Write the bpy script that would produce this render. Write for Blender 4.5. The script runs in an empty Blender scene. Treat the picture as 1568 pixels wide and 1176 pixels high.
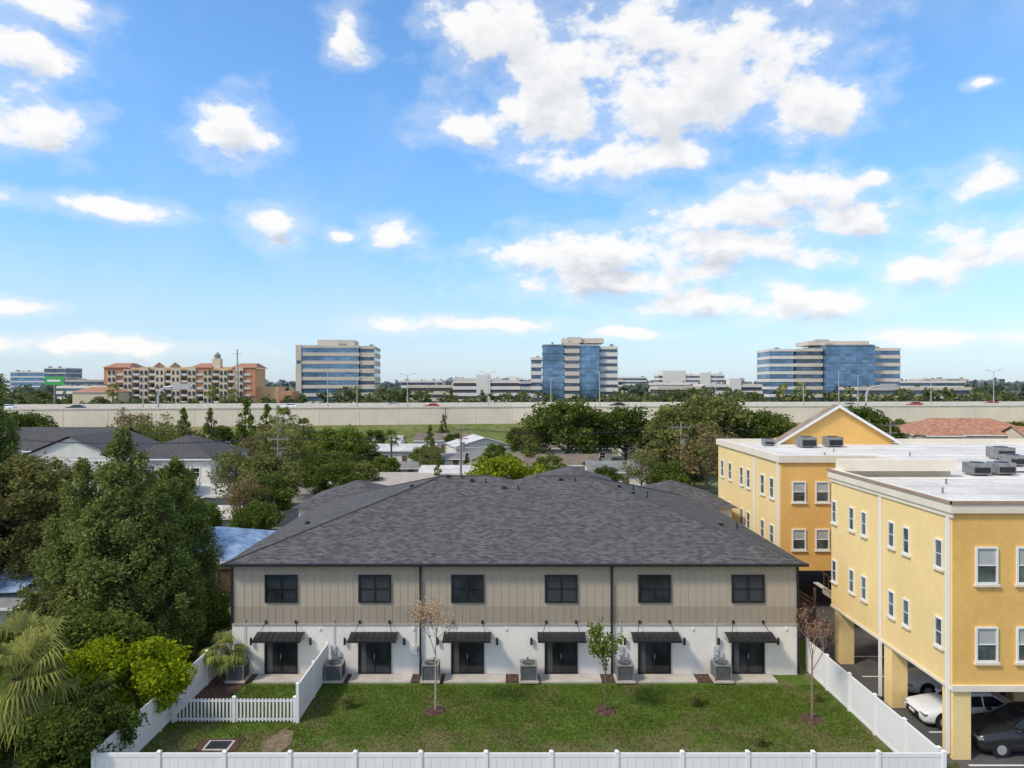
import bpy, math, random
import numpy as np
from mathutils import Vector
R=math.radians
rng=np.random.default_rng(7)
random.seed(7)
sc=bpy.context.scene
COL=sc.collection

# ------------------------------------------------------------ materials
def _n(nt,t,**kw):
    n=nt.nodes.new(t)
    for k,v in kw.items(): setattr(n,k,v)
    return n
def mth(nt,op,a,b=None,c=None):
    n=nt.nodes.new('ShaderNodeMath'); n.operation=op
    for i,x in enumerate((a,b,c)):
        if x is None: continue
        if isinstance(x,(int,float)): n.inputs[i].default_value=x
        else: nt.links.new(x,n.inputs[i])
    return n.outputs[0]
def mixc(nt,f,a,b,bt='MIX'):
    n=nt.nodes.new('ShaderNodeMix'); n.data_type='RGBA'; n.blend_type=bt
    for i,x in ((0,f),(6,a),(7,b)):
        if isinstance(x,(int,float)): n.inputs[i].default_value=x
        elif isinstance(x,tuple): n.inputs[i].default_value=(*x[:3],1)
        else: nt.links.new(x,n.inputs[i])
    return n.outputs[2]
def ramp(nt,f,lo,hi):
    n=nt.nodes.new('ShaderNodeMapRange'); n.interpolation_type='SMOOTHSTEP'
    nt.links.new(f,n.inputs[0]); n.inputs[1].default_value=lo; n.inputs[2].default_value=hi
    return n.outputs[0]
def noise(nt,vec,scale,detail=4,rough=.55):
    n=nt.nodes.new('ShaderNodeTexNoise'); n.inputs['Scale'].default_value=scale
    n.inputs['Detail'].default_value=detail; n.inputs['Roughness'].default_value=rough
    nt.links.new(vec,n.inputs['Vector']); return n
MATS={}
def newmat(name):
    m=bpy.data.materials.new(name); m.use_nodes=True
    nt=m.node_tree; b=nt.nodes['Principled BSDF']; return m,nt,b
def mat(name,col,rough=.8,var=.12,scale=1.5,bump=0.0,bscale=30,metal=0,streak=0,spec=.4):
    if name in MATS: return MATS[name]
    m,nt,b=newmat(name)
    tc=_n(nt,'ShaderNodeTexCoord').outputs['Object']
    n1=noise(nt,tc,scale,5,.6).outputs[0]
    n2=noise(nt,tc,scale*14,2,.6).outputs[0]
    f=mth(nt,'ADD',mth(nt,'MULTIPLY',n1,.65),mth(nt,'MULTIPLY',n2,.35))
    dk=tuple(c*(1-var*1.6) for c in col); lt=tuple(min(1,c*(1+var)) for c in col)
    c=mixc(nt,ramp(nt,f,.32,.68),dk,lt)
    if streak:
        mp=_n(nt,'ShaderNodeMapping'); mp.inputs['Scale'].default_value=(3,3,.18)
        nt.links.new(tc,mp.inputs[0])
        s=noise(nt,mp.outputs[0],1.2,5,.6).outputs[0]
        c=mixc(nt,mth(nt,'MULTIPLY',ramp(nt,s,.5,.75),streak),c,tuple(x*.55 for x in col))
    nt.links.new(c,b.inputs['Base Color'])
    b.inputs['Roughness'].default_value=rough; b.inputs['Metallic'].default_value=metal
    b.inputs['Specular IOR Level'].default_value=spec
    if bump:
        bn=_n(nt,'ShaderNodeBump'); bn.inputs['Strength'].default_value=bump; bn.inputs['Distance'].default_value=.03
        nt.links.new(noise(nt,tc,bscale,3).outputs[0],bn.inputs['Height']); nt.links.new(bn.outputs[0],b.inputs['Normal'])
    MATS[name]=m; return m
def glassmat(name,col,rough=.08,metal=0.0,grid=None,var=.5):
    m,nt,b=newmat(name)
    tc=_n(nt,'ShaderNodeTexCoord').outputs['Object']
    if grid:
        sx=_n(nt,'ShaderNodeSeparateXYZ'); nt.links.new(tc,sx.inputs[0])
        cx=_n(nt,'ShaderNodeCombineXYZ'); nt.links.new(mth(nt,'ADD',sx.outputs[0],sx.outputs[1]),cx.inputs[0]); nt.links.new(sx.outputs[2],cx.inputs[1])
        br=_n(nt,'ShaderNodeTexBrick'); br.offset=0
        nt.links.new(cx.outputs[0],br.inputs['Vector'])
        br.inputs['Scale'].default_value=1; br.inputs['Brick Width'].default_value=grid[0]; br.inputs['Row Height'].default_value=grid[1]
        br.inputs['Mortar Size'].default_value=.06; br.inputs['Color1'].default_value=(*[c*(1-var) for c in col],1)
        br.inputs['Color2'].default_value=(*[min(1,c*(1+var)) for c in col],1); br.inputs['Mortar'].default_value=(*[c*.6 for c in col],1)
        big=noise(nt,tc,.06,3).outputs[0]
        nt.links.new(mixc(nt,ramp(nt,big,.42,.62),br.outputs[0],mixc(nt,.55,br.outputs[0],tuple(c*.35 for c in col))),b.inputs['Base Color'])
    else:
        c=mixc(nt,ramp(nt,noise(nt,tc,.9,3).outputs[0],.35,.65),tuple(c*(1-var) for c in col),tuple(c*(1+var) for c in col))
        nt.links.new(c,b.inputs['Base Color'])
    b.inputs['Roughness'].default_value=rough; b.inputs['Metallic'].default_value=metal
    MATS[name]=m; return m
def leafmat(name,col,var=.45,hue=(1.3,1.1,.6),tl=.35):
    m=bpy.data.materials.new(name); m.use_nodes=True; nt=m.node_tree; nt.nodes.clear()
    out=_n(nt,'ShaderNodeOutputMaterial')
    g=_n(nt,'ShaderNodeNewGeometry'); tc=_n(nt,'ShaderNodeTexCoord').outputs['Object']
    oi=_n(nt,'ShaderNodeObjectInfo')
    a=tuple(c*(1-var) for c in col); bb=tuple(min(1,c*(1+var)*h) for c,h in zip(col,hue))
    c=mixc(nt,g.outputs['Random Per Island'],a,bb)
    nz=noise(nt,tc,.7,3).outputs[0]
    c=mixc(nt,mth(nt,'MULTIPLY',ramp(nt,nz,.4,.65),.4),c,tuple(x*.55 for x in col))
    c=mixc(nt,mth(nt,'MULTIPLY',oi.outputs['Random'],.35),c,(col[0]*1.7,col[1]*1.15,col[2]*1.1))
    d=_n(nt,'ShaderNodeBsdfDiffuse'); t=_n(nt,'ShaderNodeBsdfTranslucent'); mx=_n(nt,'ShaderNodeMixShader'); mx.inputs[0].default_value=tl
    nt.links.new(c,d.inputs[0]); nt.links.new(c,t.inputs[0]); nt.links.new(d.outputs[0],mx.inputs[1]); nt.links.new(t.outputs[0],mx.inputs[2])
    nt.links.new(mx.outputs[0],out.inputs[0]); MATS[name]=m; return m

# ------------------------------------------------------------ builders
class MB:
    def __init__(s): s.v=[]; s.f=[]
    def box(s,x0,x1,y0,y1,z0,z1):
        if x0>x1:x0,x1=x1,x0
        if y0>y1:y0,y1=y1,y0
        b=len(s.v); s.v+=[(x0,y0,z0),(x1,y0,z0),(x1,y1,z0),(x0,y1,z0),(x0,y0,z1),(x1,y0,z1),(x1,y1,z1),(x0,y1,z1)]
        s.f+=[tuple(b+i for i in q) for q in ((0,3,2,1),(4,5,6,7),(0,1,5,4),(1,2,6,5),(2,3,7,6),(3,0,4,7))]
    def poly(s,pts):
        b=len(s.v); s.v+=[tuple(p) for p in pts]; s.f.append(tuple(range(b,b+len(pts))))
    def cyl(s,p0,p1,r0,r1=None,n=8,caps=True):
        r1=r0 if r1 is None else r1
        p0=Vector(p0);p1=Vector(p1);d=(p1-p0)
        if d.length<1e-6:return
        d.normalize(); u=d.orthogonal().normalized(); w=d.cross(u); b=len(s.v)
        for p,r in ((p0,r0),(p1,r1)):
            for i in range(n):
                a=2*math.pi*i/n; s.v.append(tuple(p+u*math.cos(a)*r+w*math.sin(a)*r))
        for i in range(n):
            j=(i+1)%n; s.f.append((b+i,b+j,b+n+j,b+n+i))
        if caps: s.f.append(tuple(b+i for i in range(n-1,-1,-1))); s.f.append(tuple(b+n+i for i in range(n)))
    def face(s,face,pl,a0,a1,d0,d1,z0,z1):
        if face=='-y': s.box(a0,a1,pl-d1,pl-d0,z0,z1)
        elif face=='+y': s.box(a0,a1,pl+d0,pl+d1,z0,z1)
        elif face=='-x': s.box(pl-d1,pl-d0,a0,a1,z0,z1)
        elif face=='+x': s.box(pl+d0,pl+d1,a0,a1,z0,z1)
    def mesh(s,name,m):
        me=bpy.data.meshes.new(name); me.from_pydata(s.v,[],s.f); me.materials.append(m); me.update(); return me
class O:
    def __init__(s,name,loc=(0,0,0),rot=0):
        s.name=name; s.parts={}; s.loc=loc; s.rot=rot
    def p(s,part,m):
        if part not in s.parts: s.parts[part]=(MB(),m)
        return s.parts[part][0]
    def win(s,face,pl,a0,a1,z0,z1,fm,gm,v=1,h=1,fw=.07,dep=.06,sill=None,blind=None):
        g=s.p('window_glass',gm); f=s.p('window_frames',fm)
        g.face(face,pl,a0+fw*.5,a1-fw*.5,.004,.02,z0+fw*.5,z1-fw*.5)
        if blind:
            zz=z1-(z1-z0)*blind[1]; s.p('window_blinds',blind[0]).face(face,pl,a0+fw,a1-fw,.0205,.024,zz,z1-fw)
        f.face(face,pl,a0,a0+fw,.002,dep,z0,z1); f.face(face,pl,a1-fw,a1,.002,dep,z0,z1)
        f.face(face,pl,a0+fw,a1-fw,.002,dep,z0,z0+fw); f.face(face,pl,a0+fw,a1-fw,.002,dep,z1-fw,z1)
        for i in range(v):
            a=a0+(a1-a0)*(i+1)/(v+1); f.face(face,pl,a-fw*.3,a+fw*.3,.025,dep*.8,z0+fw,z1-fw)
        for i in range(h):
            z=z0+(z1-z0)*(i+1)/(h+1); f.face(face,pl,a0+fw,a1-fw,.025,dep*.7,z-fw*.25,z+fw*.25)
        if sill: s.p('window_sills',sill).face(face,pl,a0-.06,a1+.06,.002,.12,z0-.1,z0-.003)
    def done(s,smooth=()):
        e=bpy.data.objects.new(s.name,None); e.location=s.loc; e.rotation_euler=(0,0,s.rot); e.empty_display_size=.5; COL.objects.link(e)
        for k,(mb,m) in s.parts.items():
            if not mb.f: continue
            o=bpy.data.objects.new(k,mb.mesh(k,m)); o.parent=e; COL.objects.link(o)
            if k in smooth:
                for q in o.data.polygons:q.use_smooth=True
        return e
def npmesh(name,V,F,mats,midx=None):
    me=bpy.data.meshes.new(name); V=np.asarray(V,dtype=np.float32); F=np.asarray(F,dtype=np.int32)
    me.vertices.add(len(V)); me.vertices.foreach_set('co',V.ravel())
    me.loops.add(F.size); me.loops.foreach_set('vertex_index',F.ravel())
    me.polygons.add(len(F)); me.polygons.foreach_set('loop_start',np.arange(len(F),dtype=np.int32)*4)
    me.polygons.foreach_set('loop_total',np.full(len(F),4,dtype=np.int32))
    for m in mats: me.materials.append(m)
    if midx is not None: me.polygons.foreach_set('material_index',np.asarray(midx,dtype=np.int32))
    me.update(calc_edges=True); me.validate(); return me
def obj(name,me,loc=(0,0,0),rz=0,s=1,mats=None):
    o=bpy.data.objects.new(name,me); o.location=loc; o.rotation_euler=(0,0,rz); o.scale=(s,s,s) if isinstance(s,(int,float)) else s
    COL.objects.link(o)
    if mats:
        for i,m in mats.items(): o.material_slots[i].link='OBJECT'; o.material_slots[i].material=m
    return o

# ------------------------------------------------------------ foliage
def unit(n):
    v=rng.normal(size=(n,3)); return v/np.linalg.norm(v,axis=1,keepdims=True)
def leaves(P,size,asp=.55):
    n=len(P); a=unit(n); a[:,2]*=.7; b=np.cross(a,unit(n)); b/=np.linalg.norm(b,axis=1,keepdims=True)+1e-6
    s=(size*rng.uniform(.6,1.35,n))[:,None]; a=a*s; b=b*s*asp
    V=np.stack([P+a,P+b,P-a,P-b],1).reshape(-1,3); F=np.arange(4*n).reshape(n,4); return V,F
def segs(L):
    V=[];F=[];k=0
    for p0,p1,r0,r1,n in L:
        p0=np.array(p0,float);p1=np.array(p1,float);d=p1-p0; d/=np.linalg.norm(d)+1e-9
        u=np.cross(d,[0,0,1.] if abs(d[2])<.9 else [1.,0,0]); u/=np.linalg.norm(u); w=np.cross(d,u)
        for p,r in((p0,r0),(p1,r1)):
            for i in range(n):
                a=2*math.pi*i/n; V.append(p+(u*math.cos(a)+w*math.sin(a))*r)
        for i in range(n):
            j=(i+1)%n; F.append((k+i,k+j,k+n+j,k+n+i))
        k+=2*n
    return np.array(V),np.array(F)
def tree_mesh(name,H,Rr,base,ncl,nleaf,lsize,shape='round',cr=.3,bark=None,leaf=None,tr=None,stray=.12):
    L=[]; cen=[];rad=[]
    mid=(base+H)/2; hh=(H-base)/2; tr=tr or H*.022
    L.append(((0,0,-.2),(Rr*.03,0,base*.6),tr*1.3,tr,8)); L.append(((Rr*.03,0,base*.6),(0,Rr*.04,mid),tr,tr*.6,7)); L.append(((0,Rr*.04,mid),(0,0,H*.9),tr*.6,tr*.15,5))
    for i in range(ncl):
        if shape=='cone':
            t=rng.uniform(0,1)**1.15; z=base+(H-base)*t; rr=Rr*(1-t)**.7*rng.uniform(.35,1.12)*(.55+.45*min(1,t*4)); r=Rr*cr*(1.05-.6*t)*rng.uniform(.6,1.25)
        else:
            ph=math.acos(rng.uniform(-.75,1)); q=rng.uniform(.35,1)**.5*rng.uniform(.8,1.12)
            z=mid+hh*.86*math.cos(ph)*q; rr=Rr*.82*math.sin(ph)*q; r=Rr*cr*rng.uniform(.55,1.2)
        a=rng.uniform(0,2*math.pi); c=np.array([rr*math.cos(a),rr*math.sin(a),z]); cen.append(c); rad.append(r)
        if i%2==0:
            z0=max(base*.6,min(z-rr*.6,H*.8)); L.append(((0,0,z0),c,tr*.4,tr*.08,4))
    cen=np.array(cen);rad=np.array(rad); w=rad**2;w/=w.sum()
    idx=rng.choice(ncl,nleaf,p=w); d=unit(nleaf); d[:,2]*=(1.25 if shape=='cone' else .72)
    q=rng.uniform(0,1,nleaf)**.45
    far=np.where(rng.uniform(size=nleaf)<stray,rng.uniform(1.1,1.6,nleaf),1.)
    P=cen[idx]+d*(rad[idx]*q*far)[:,None]
    V1,F1=segs(L); V2,F2=leaves(P,lsize)
    return npmesh(name,np.vstack([V1,V2]),np.vstack([F1,F2+len(V1)]),[bark,leaf],[0]*len(F1)+[1]*len(F2))
def bare_tree(name,H,bark,leaf,spread=.5,depth=5,nl=2,ls=.05,cb=.25):
    L=[];tips=[]
    def br(p,d,l,r,k):
        q=p+d*l; L.append((p,q,r,r*.65,4 if k<3 else 6)); 
        if k<=3: tips.append(q); tips.append((p+q)/2)
        if k==0: return
        for i in range(3 if k>1 else 2):
            n=d+rng.normal(size=3)*spread; n[2]=abs(n[2])*.8+.35; n/=np.linalg.norm(n); br(p+d*l*rng.uniform(.55,1),n,l*rng.uniform(.62,.82),r*.55,k-1)
    L.append(((0,0,-.1),(0,0,H*cb),.05,.04,6))
    br(np.array([0,0,H*cb]),np.array([0,0,1.]),H*.24,.04,depth)
    V1,F1=segs(L); T=np.array(tips); P=np.repeat(T,nl,0)+rng.normal(size=(len(T)*nl,3))*.08
    V2,F2=leaves(P,ls); return npmesh(name,np.vstack([V1,V2]),np.vstack([F1,F2+len(V1)]),[bark,leaf],[0]*len(F1)+[1]*len(F2))
def palm_mesh(name,H,Rr,nf,trunk,leaf):
    L=[((0,0,-.2),(.1,0,H*.5),.2,.17,8),((.1,0,H*.5),(0,0,H),.17,.2,8)]; V1,F1=segs(L); V=[];F=[]
    for i in range(nf):
        az=i*2.4; el=rng.uniform(-.8,1.25); d=np.array([math.cos(az)*math.cos(el),math.sin(az)*math.cos(el),math.sin(el)])
        s=np.cross(d,[0,0,1.]); s/=np.linalg.norm(s)+1e-6; u=np.cross(s,d)
        pl=Rr*.5*rng.uniform(.7,1.1); o=np.array([0,0,H]); c=o+d*pl-np.array([0,0,.2*pl*math.cos(el)])
        k=len(V); V+=[o+s*.02,o-s*.02,c-s*.015,c+s*.015]; F.append((k,k+1,k+2,k+3))
        m=24
        for j in range(m):
            t=(j/(m-1)-.5)*2*1.9; dd=d*math.cos(t)+s*math.sin(t); ln=Rr*.52*(1-.25*abs(t)/1.9)*rng.uniform(.85,1.1)
            q=c+dd*ln*.6+u*.05*abs(t); e=c+dd*ln+np.array([0,0,-.5*ln*rng.uniform(.6,1.3)]); wv=np.cross(dd,u)*.045
            k=len(V); V+=[c,q+wv,e,q-wv]; F.append((k,k+1,k+2,k+3))
    V=np.array(V);F=np.array(F)
    return npmesh(name,np.vstack([V1,V]),np.vstack([F1,F+len(V1)]),[trunk,leaf],[0]*len(F1)+[1]*len(F))

bark=mat('bark',(.15,.12,.085),.95,.3,3,.5)
barkpale=mat('bark_pale',(.42,.36,.32),.9,.2,4)
barkred=mat('bark_reddish',(.26,.18,.15),.9,.2,4)
LF=dict(oak=leafmat('oak_leaves',(.10,.155,.045)),dark=leafmat('dark_leaves',(.075,.125,.035)),
 mid=leafmat('green_leaves',(.13,.20,.05)),olive=leafmat('olive_leaves',(.155,.19,.08)),
 bright=leafmat('bright_leaves',(.21,.32,.02)),bronze=leafmat('bronze_leaves',(.20,.185,.11)),
 palm=leafmat('palm_leaves',(.19,.25,.09)),pale=leafmat('pale_buds',(.48,.40,.37)),red=leafmat('reddish_leaves',(.32,.23,.19)),
 far=leafmat('distant_leaves',(.115,.16,.085)),hz=leafmat('hazy_leaves',(.18,.235,.22),.2,(1,1,1)),yell=leafmat('yellow_leaves',(.20,.28,.03)),  # hazy_leaves: distance haze put into the colour, paler and bluer
 tall=leafmat('tall_tree_leaves',(.155,.225,.085)))

# ------------------------------------------------------------ world
def build_world():
    w=bpy.data.worlds.new('World'); sc.world=w; w.use_nodes=True; nt=w.node_tree; nt.nodes.clear()
    out=_n(nt,'ShaderNodeOutputWorld'); bg=_n(nt,'ShaderNodeBackground'); bg.inputs[1].default_value=.15
    sky=_n(nt,'ShaderNodeTexSky'); sky.sky_type='NISHITA'; sky.sun_disc=False
    sky.sun_elevation=R(SUN_EL); sky.sun_rotation=R(SUN_AZ); sky.air_density=1.0; sky.dust_density=.6; sky.ozone_density=2.5; sky.altitude=0
    tc=_n(nt,'ShaderNodeTexCoord'); sx=_n(nt,'ShaderNodeSeparateXYZ'); nt.links.new(tc.outputs['Generated'],sx.inputs[0])
    az=mth(nt,'ARCTAN2',sx.outputs[0],sx.outputs[1]); el=mth(nt,'ARCSINE',sx.outputs[2])
    cv=_n(nt,'ShaderNodeCombineXYZ'); nt.links.new(az,cv.inputs[0]); nt.links.new(el,cv.inputs[1])
    # cloud field (bearing tangent, height tangent, half sizes), thousandths
    C=[(-20,500,80,62),(50,438,95,58),(170,500,100,40),(290,450,150,74),(230,395,130,55),(420,392,80,45),(-75,362,62,22),(80,380,125,42),
     (120,314,108,28),(230,330,50,26),(355,252,135,34),(483,226,78,28),(60,185,95,30),(170,185,120,34),(150,150,150,28),(320,190,110,26),(428,176,46,18),(270,115,120,20),(400,110,110,22),
     (-40,82,135,12),(649,189,105,36),(560,170,50,20),(653,283,46,26),(504,290,28,14),(-169,213,42,22),(-333,222,48,21),(-243,215,28,10),
     (-392,358,50,42),(-578,254,105,16),(-665,364,70,38),(-684,465,66,48),(-647,530,64,30),(-233,488,28,36),(-702,114,51,12),
     (-583,56,165,13),(612,65,138,14),(162,70,64,7),(663,424,24,8)]
    g=bpy.data.node_groups.new('cloud_density','ShaderNodeTree')
    g.interface.new_socket('V',in_out='INPUT',socket_type='NodeSocketVector'); g.interface.new_socket('D',in_out='OUTPUT',socket_type='NodeSocketFloat')
    gi=_n(g,'NodeGroupInput'); go=_n(g,'NodeGroupOutput')
    mp=_n(g,'ShaderNodeMapping'); mp.inputs['Scale'].default_value=(1,1.6,1); g.links.new(gi.outputs[0],mp.inputs[0])
    wn=noise(g,mp.outputs[0],9,2,.5)
    s1=_n(g,'ShaderNodeVectorMath',operation='SUBTRACT'); g.links.new(wn.outputs[1],s1.inputs[0]); s1.inputs[1].default_value=(.5,.5,.5)
    s2=_n(g,'ShaderNodeVectorMath',operation='MULTIPLY'); g.links.new(s1.outputs[0],s2.inputs[0]); s2.inputs[1].default_value=(.07,.03,0)
    s3=_n(g,'ShaderNodeVectorMath',operation='ADD'); g.links.new(gi.outputs[0],s3.inputs[0]); g.links.new(s2.outputs[0],s3.inputs[1])
    cur=None
    for tx,ty,hw,hh in C:
        a=math.atan(tx/1000); ca=math.cos(a); e=math.atan(ty/1000*ca); ww=hw/1000*ca*ca*1.1; hv=hh/1000*ca*math.cos(e)**2*1.15
        v=_n(g,'ShaderNodeVectorMath',operation='SUBTRACT'); g.links.new(s3.outputs[0],v.inputs[0]); v.inputs[1].default_value=(a,e,0)
        v2=_n(g,'ShaderNodeVectorMath',operation='MULTIPLY'); g.links.new(v.outputs[0],v2.inputs[0]); v2.inputs[1].default_value=(1/ww,1/hv,0)
        v3=_n(g,'ShaderNodeVectorMath',operation='LENGTH'); g.links.new(v2.outputs[0],v3.inputs[0])
        cur=v3.outputs['Value'] if cur is None else mth(g,'SMOOTH_MIN',cur,v3.outputs['Value'],.4)
    D=mth(g,'SUBTRACT',1,mth(g,'MINIMUM',cur,3))
    sp=_n(g,'ShaderNodeSeparateXYZ'); g.links.new(gi.outputs[0],sp.inputs[0])
    side=mth(g,'MAXIMUM',ramp(g,mth(g,'ABSOLUTE',sp.outputs[0]),.72,.95),ramp(g,sp.outputs[1],.6,.8))
    gen=mth(g,'MULTIPLY',mth(g,'SUBTRACT',noise(g,mp.outputs[0],3,2).outputs[0],.5),6)
    D2=mth(g,'SUBTRACT',gen,mth(g,'MULTIPLY',mth(g,'SUBTRACT',1,side),8))
    D=mth(g,'MAXIMUM',D,D2)
    fb=noise(g,mp.outputs[0],13,8,.6).outputs[0]
    g.links.new(mth(g,'ADD',D,mth(g,'MULTIPLY',mth(g,'SUBTRACT',fb,.5),3.0)),go.inputs[0])
    def dens(off):
        n=_n(nt,'ShaderNodeGroup'); n.node_tree=g
        if off:
            a=_n(nt,'ShaderNodeVectorMath',operation='ADD'); nt.links.new(cv.outputs[0],a.inputs[0]); a.inputs[1].default_value=off; nt.links.new(a.outputs[0],n.inputs[0])
        else: nt.links.new(cv.outputs[0],n.inputs[0])
        return n.outputs[0]
    d0=dens(None); d1=dens((-.008,.024,0))
    alpha=ramp(nt,d0,-.1,.55)
    wisp=mth(nt,'MULTIPLY',ramp(nt,d0,-.65,.2),.28)
    alpha=mth(nt,'MAXIMUM',alpha,wisp)
    sh=ramp(nt,d1,.15,1.15)
    low=mth(nt,'SUBTRACT',1,ramp(nt,el,.12,.42))
    cc=mixc(nt,mth(nt,'MULTIPLY',sh,mth(nt,'ADD',.55,mth(nt,'MULTIPLY',low,.45))),CLOUD_W,CLOUD_G)
    hz=ramp(nt,el,-.05,.42)
    grade=mixc(nt,hz,SKY_LO,SKY_HI)
    skc=mixc(nt,1.0,sky.outputs[0],grade,'MULTIPLY')
    veil=mth(nt,'MULTIPLY',ramp(nt,noise(nt,cv.outputs[0],3.5,4,.6).outputs[0],.45,.8),.3)
    skc=mixc(nt,veil,skc,(4.8,5.7,6.3))
    hzn=mth(nt,'MULTIPLY',mth(nt,'SUBTRACT',1,ramp(nt,el,-.02,.22)),.6)
    skc=mixc(nt,hzn,skc,(4.75,5.35,5.75))
    fin=mixc(nt,mth(nt,'MULTIPLY',alpha,.97),skc,cc)
    nt.links.new(fin,bg.inputs[0]); nt.links.new(bg.outputs[0],out.inputs[0])
    w.cycles.sampling_method='MANUAL'; w.cycles.sample_map_resolution=512
SUN_EL=47; SUN_AZ=-122
CLOUD_W=(6.65,6.6,6.55); CLOUD_G=(4.0,4.3,4.75)
SKY_LO=(.80,1.02,1.38); SKY_HI=(1.0,1.42,1.66)
build_world()
el=R(SUN_EL); a=R(SUN_AZ)
sd=Vector((math.sin(a)*math.cos(el),math.cos(a)*math.cos(el),math.sin(el)))
ld=bpy.data.lights.new('sun','SUN'); ld.energy=3.1; ld.angle=R(9); ld.color=(1,.88,.72)
lo=bpy.data.objects.new('sun',ld); lo.rotation_euler=sd.to_track_quat('Z','Y').to_euler(); lo.location=(0,0,60); COL.objects.link(lo)
cd=bpy.data.cameras.new('camera'); cd.sensor_width=36; cd.lens=24.98; cd.clip_end=20000; cd.clip_start=.5
co=bpy.data.objects.new('camera',cd); co.location=(0,0,15.2); co.rotation_euler=(R(90),0,0); COL.objects.link(co); sc.camera=co
sc.view_settings.view_transform='Standard'; sc.view_settings.look='None'; sc.view_settings.exposure=0

# ------------------------------------------------------------ common materials
white=mat('white_vinyl',(.80,.79,.77),.45,.03,.6)
black=mat('black_metal',(.02,.02,.022),.4,.2,3)
dkglass=glassmat('dark_glass',(.025,.03,.035))
stucco=mat('white_stucco',(.80,.745,.67),.9,.04,.7,.2,40,streak=.06)
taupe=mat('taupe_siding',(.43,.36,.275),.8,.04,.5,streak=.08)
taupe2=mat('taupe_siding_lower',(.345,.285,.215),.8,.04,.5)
conc=mat('concrete',(.50,.455,.39),.9,.12,1.2,.2,20,streak=0)
asph=mat('asphalt',(.095,.093,.09),.95,.2,.8,.3,60)
mulch=mat('mulch',(.105,.058,.038),1,.5,6,.8,30)
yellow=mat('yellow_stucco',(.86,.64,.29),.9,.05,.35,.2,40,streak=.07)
yellow_shaded=mat('yellow_stucco_shaded',(.79,.47,.14),.9,.06,.35,.2,40,streak=.1)  # same yellow stucco, with the shade of the front faces painted into the colour
cream=mat('cream_trim',(.76,.68,.54),.8,.06,.8,streak=.1)
whroof=mat('white_membrane_roof',(.70,.66,.60),.85,.14,.25,.1,8)
greymet=mat('grey_metal',(.27,.27,.26),.5,.2,3,metal=.3)
beige=mat('beige_precast',(.58,.51,.42),.85,.08,.1)
whpre=mat('white_precast',(.68,.64,.59),.85,.05,.1)
terra=mat('terracotta_tile',(.42,.20,.12),.85,.3,1.5)
dkroof=mat('dark_grey_shingle',(.08,.076,.076),.95,.25,3,.3,20)
tanroof=mat('tan_roof',(.28,.215,.16),.9,.2,1)
wood=mat('brown_wood',(.17,.10,.06),.85,.3,4)
polewood=mat('pole_wood',(.26,.21,.17),.9,.2,4)
galv=mat('galvanised_steel',(.48,.47,.46),.5,.1,2,metal=.3)
tglass=glassmat('blue_tower_glass',(.15,.27,.42),.12,.5,(3,1.9),.25)  # tint lightened: distance haze painted into the glass colour
dglass=glassmat('dark_tower_glass',(.10,.15,.21),.15,.4,(3,1.9),.35)

def shingle():
    m,nt,b=newmat('asphalt_shingles')
    tc=_n(nt,'ShaderNodeTexCoord').outputs['Object']
    br=_n(nt,'ShaderNodeTexBrick'); nt.links.new(tc,br.inputs['Vector']); br.inputs['Scale'].default_value=1
    br.inputs['Brick Width'].default_value=.31; br.inputs['Row Height'].default_value=.137; br.inputs['Mortar Size'].default_value=.01
    br.inputs['Color1'].default_value=(.035,.034,.035,1); br.inputs['Color2'].default_value=(.15,.142,.138,1); br.inputs['Mortar'].default_value=(.03,.028,.028,1)
    n=noise(nt,tc,14,5,.7).outputs[0]; n2=noise(nt,tc,.5,4).outputs[0]
    c=mixc(nt,ramp(nt,n,.35,.65),br.outputs[0],mixc(nt,.5,br.outputs[0],(.145,.137,.133)))
    c=mixc(nt,mth(nt,'MULTIPLY',ramp(nt,n2,.4,.7),.25),c,(.065,.062,.062))
    nt.links.new(c,b.inputs['Base Color']); b.inputs['Roughness'].default_value=.95; b.inputs['Specular IOR Level'].default_value=.2
    bn=_n(nt,'ShaderNodeBump'); bn.inputs['Strength'].default_value=.4; bn.inputs['Distance'].default_value=.02; nt.links.new(br.outputs[0],bn.inputs['Height']); nt.links.new(bn.outputs[0],b.inputs['Normal'])
    return m
shing=shingle()
def grassmat(name,g1,g2,dry,lo,hi,sc1,front=None):
    m,nt,b=newmat(name); tc=_n(nt,'ShaderNodeTexCoord').outputs['Object']
    c=mixc(nt,ramp(nt,noise(nt,tc,sc1*8,6,.7).outputs[0],.3,.7),g1,g2)
    f=noise(nt,tc,sc1,7,.68).outputs[0]
    if front:
        sx=_n(nt,'ShaderNodeSeparateXYZ'); nt.links.new(tc,sx.inputs[0])
        f=mth(nt,'ADD',f,mth(nt,'MULTIPLY',mth(nt,'SUBTRACT',1,ramp(nt,sx.outputs[1],front[0],front[1])),.16))
    c=mixc(nt,mth(nt,'MULTIPLY',ramp(nt,f,lo,hi),.8),c,dry)
    nt.links.new(c,b.inputs['Base Color']); b.inputs['Roughness'].default_value=1; b.inputs['Specular IOR Level'].default_value=.1
    bn=_n(nt,'ShaderNodeBump'); bn.inputs['Strength'].default_value=.6; bn.inputs['Distance'].default_value=.05; nt.links.new(noise(nt,tc,25,3).outputs[0],bn.inputs['Height']); nt.links.new(bn.outputs[0],b.inputs['Normal'])
    return m
lawnm=grassmat('lawn_grass',(.055,.10,.015),(.11,.165,.03),(.17,.135,.07),.49,.68,.4,(28.5,32.5))
groundm=grassmat('ground_soil',(.09,.12,.045),(.16,.18,.08),(.30,.26,.19),.42,.65,.05)
embm=grassmat('embankment_grass',(.09,.13,.035),(.17,.19,.06),(.27,.21,.11),.42,.65,.08)

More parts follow.
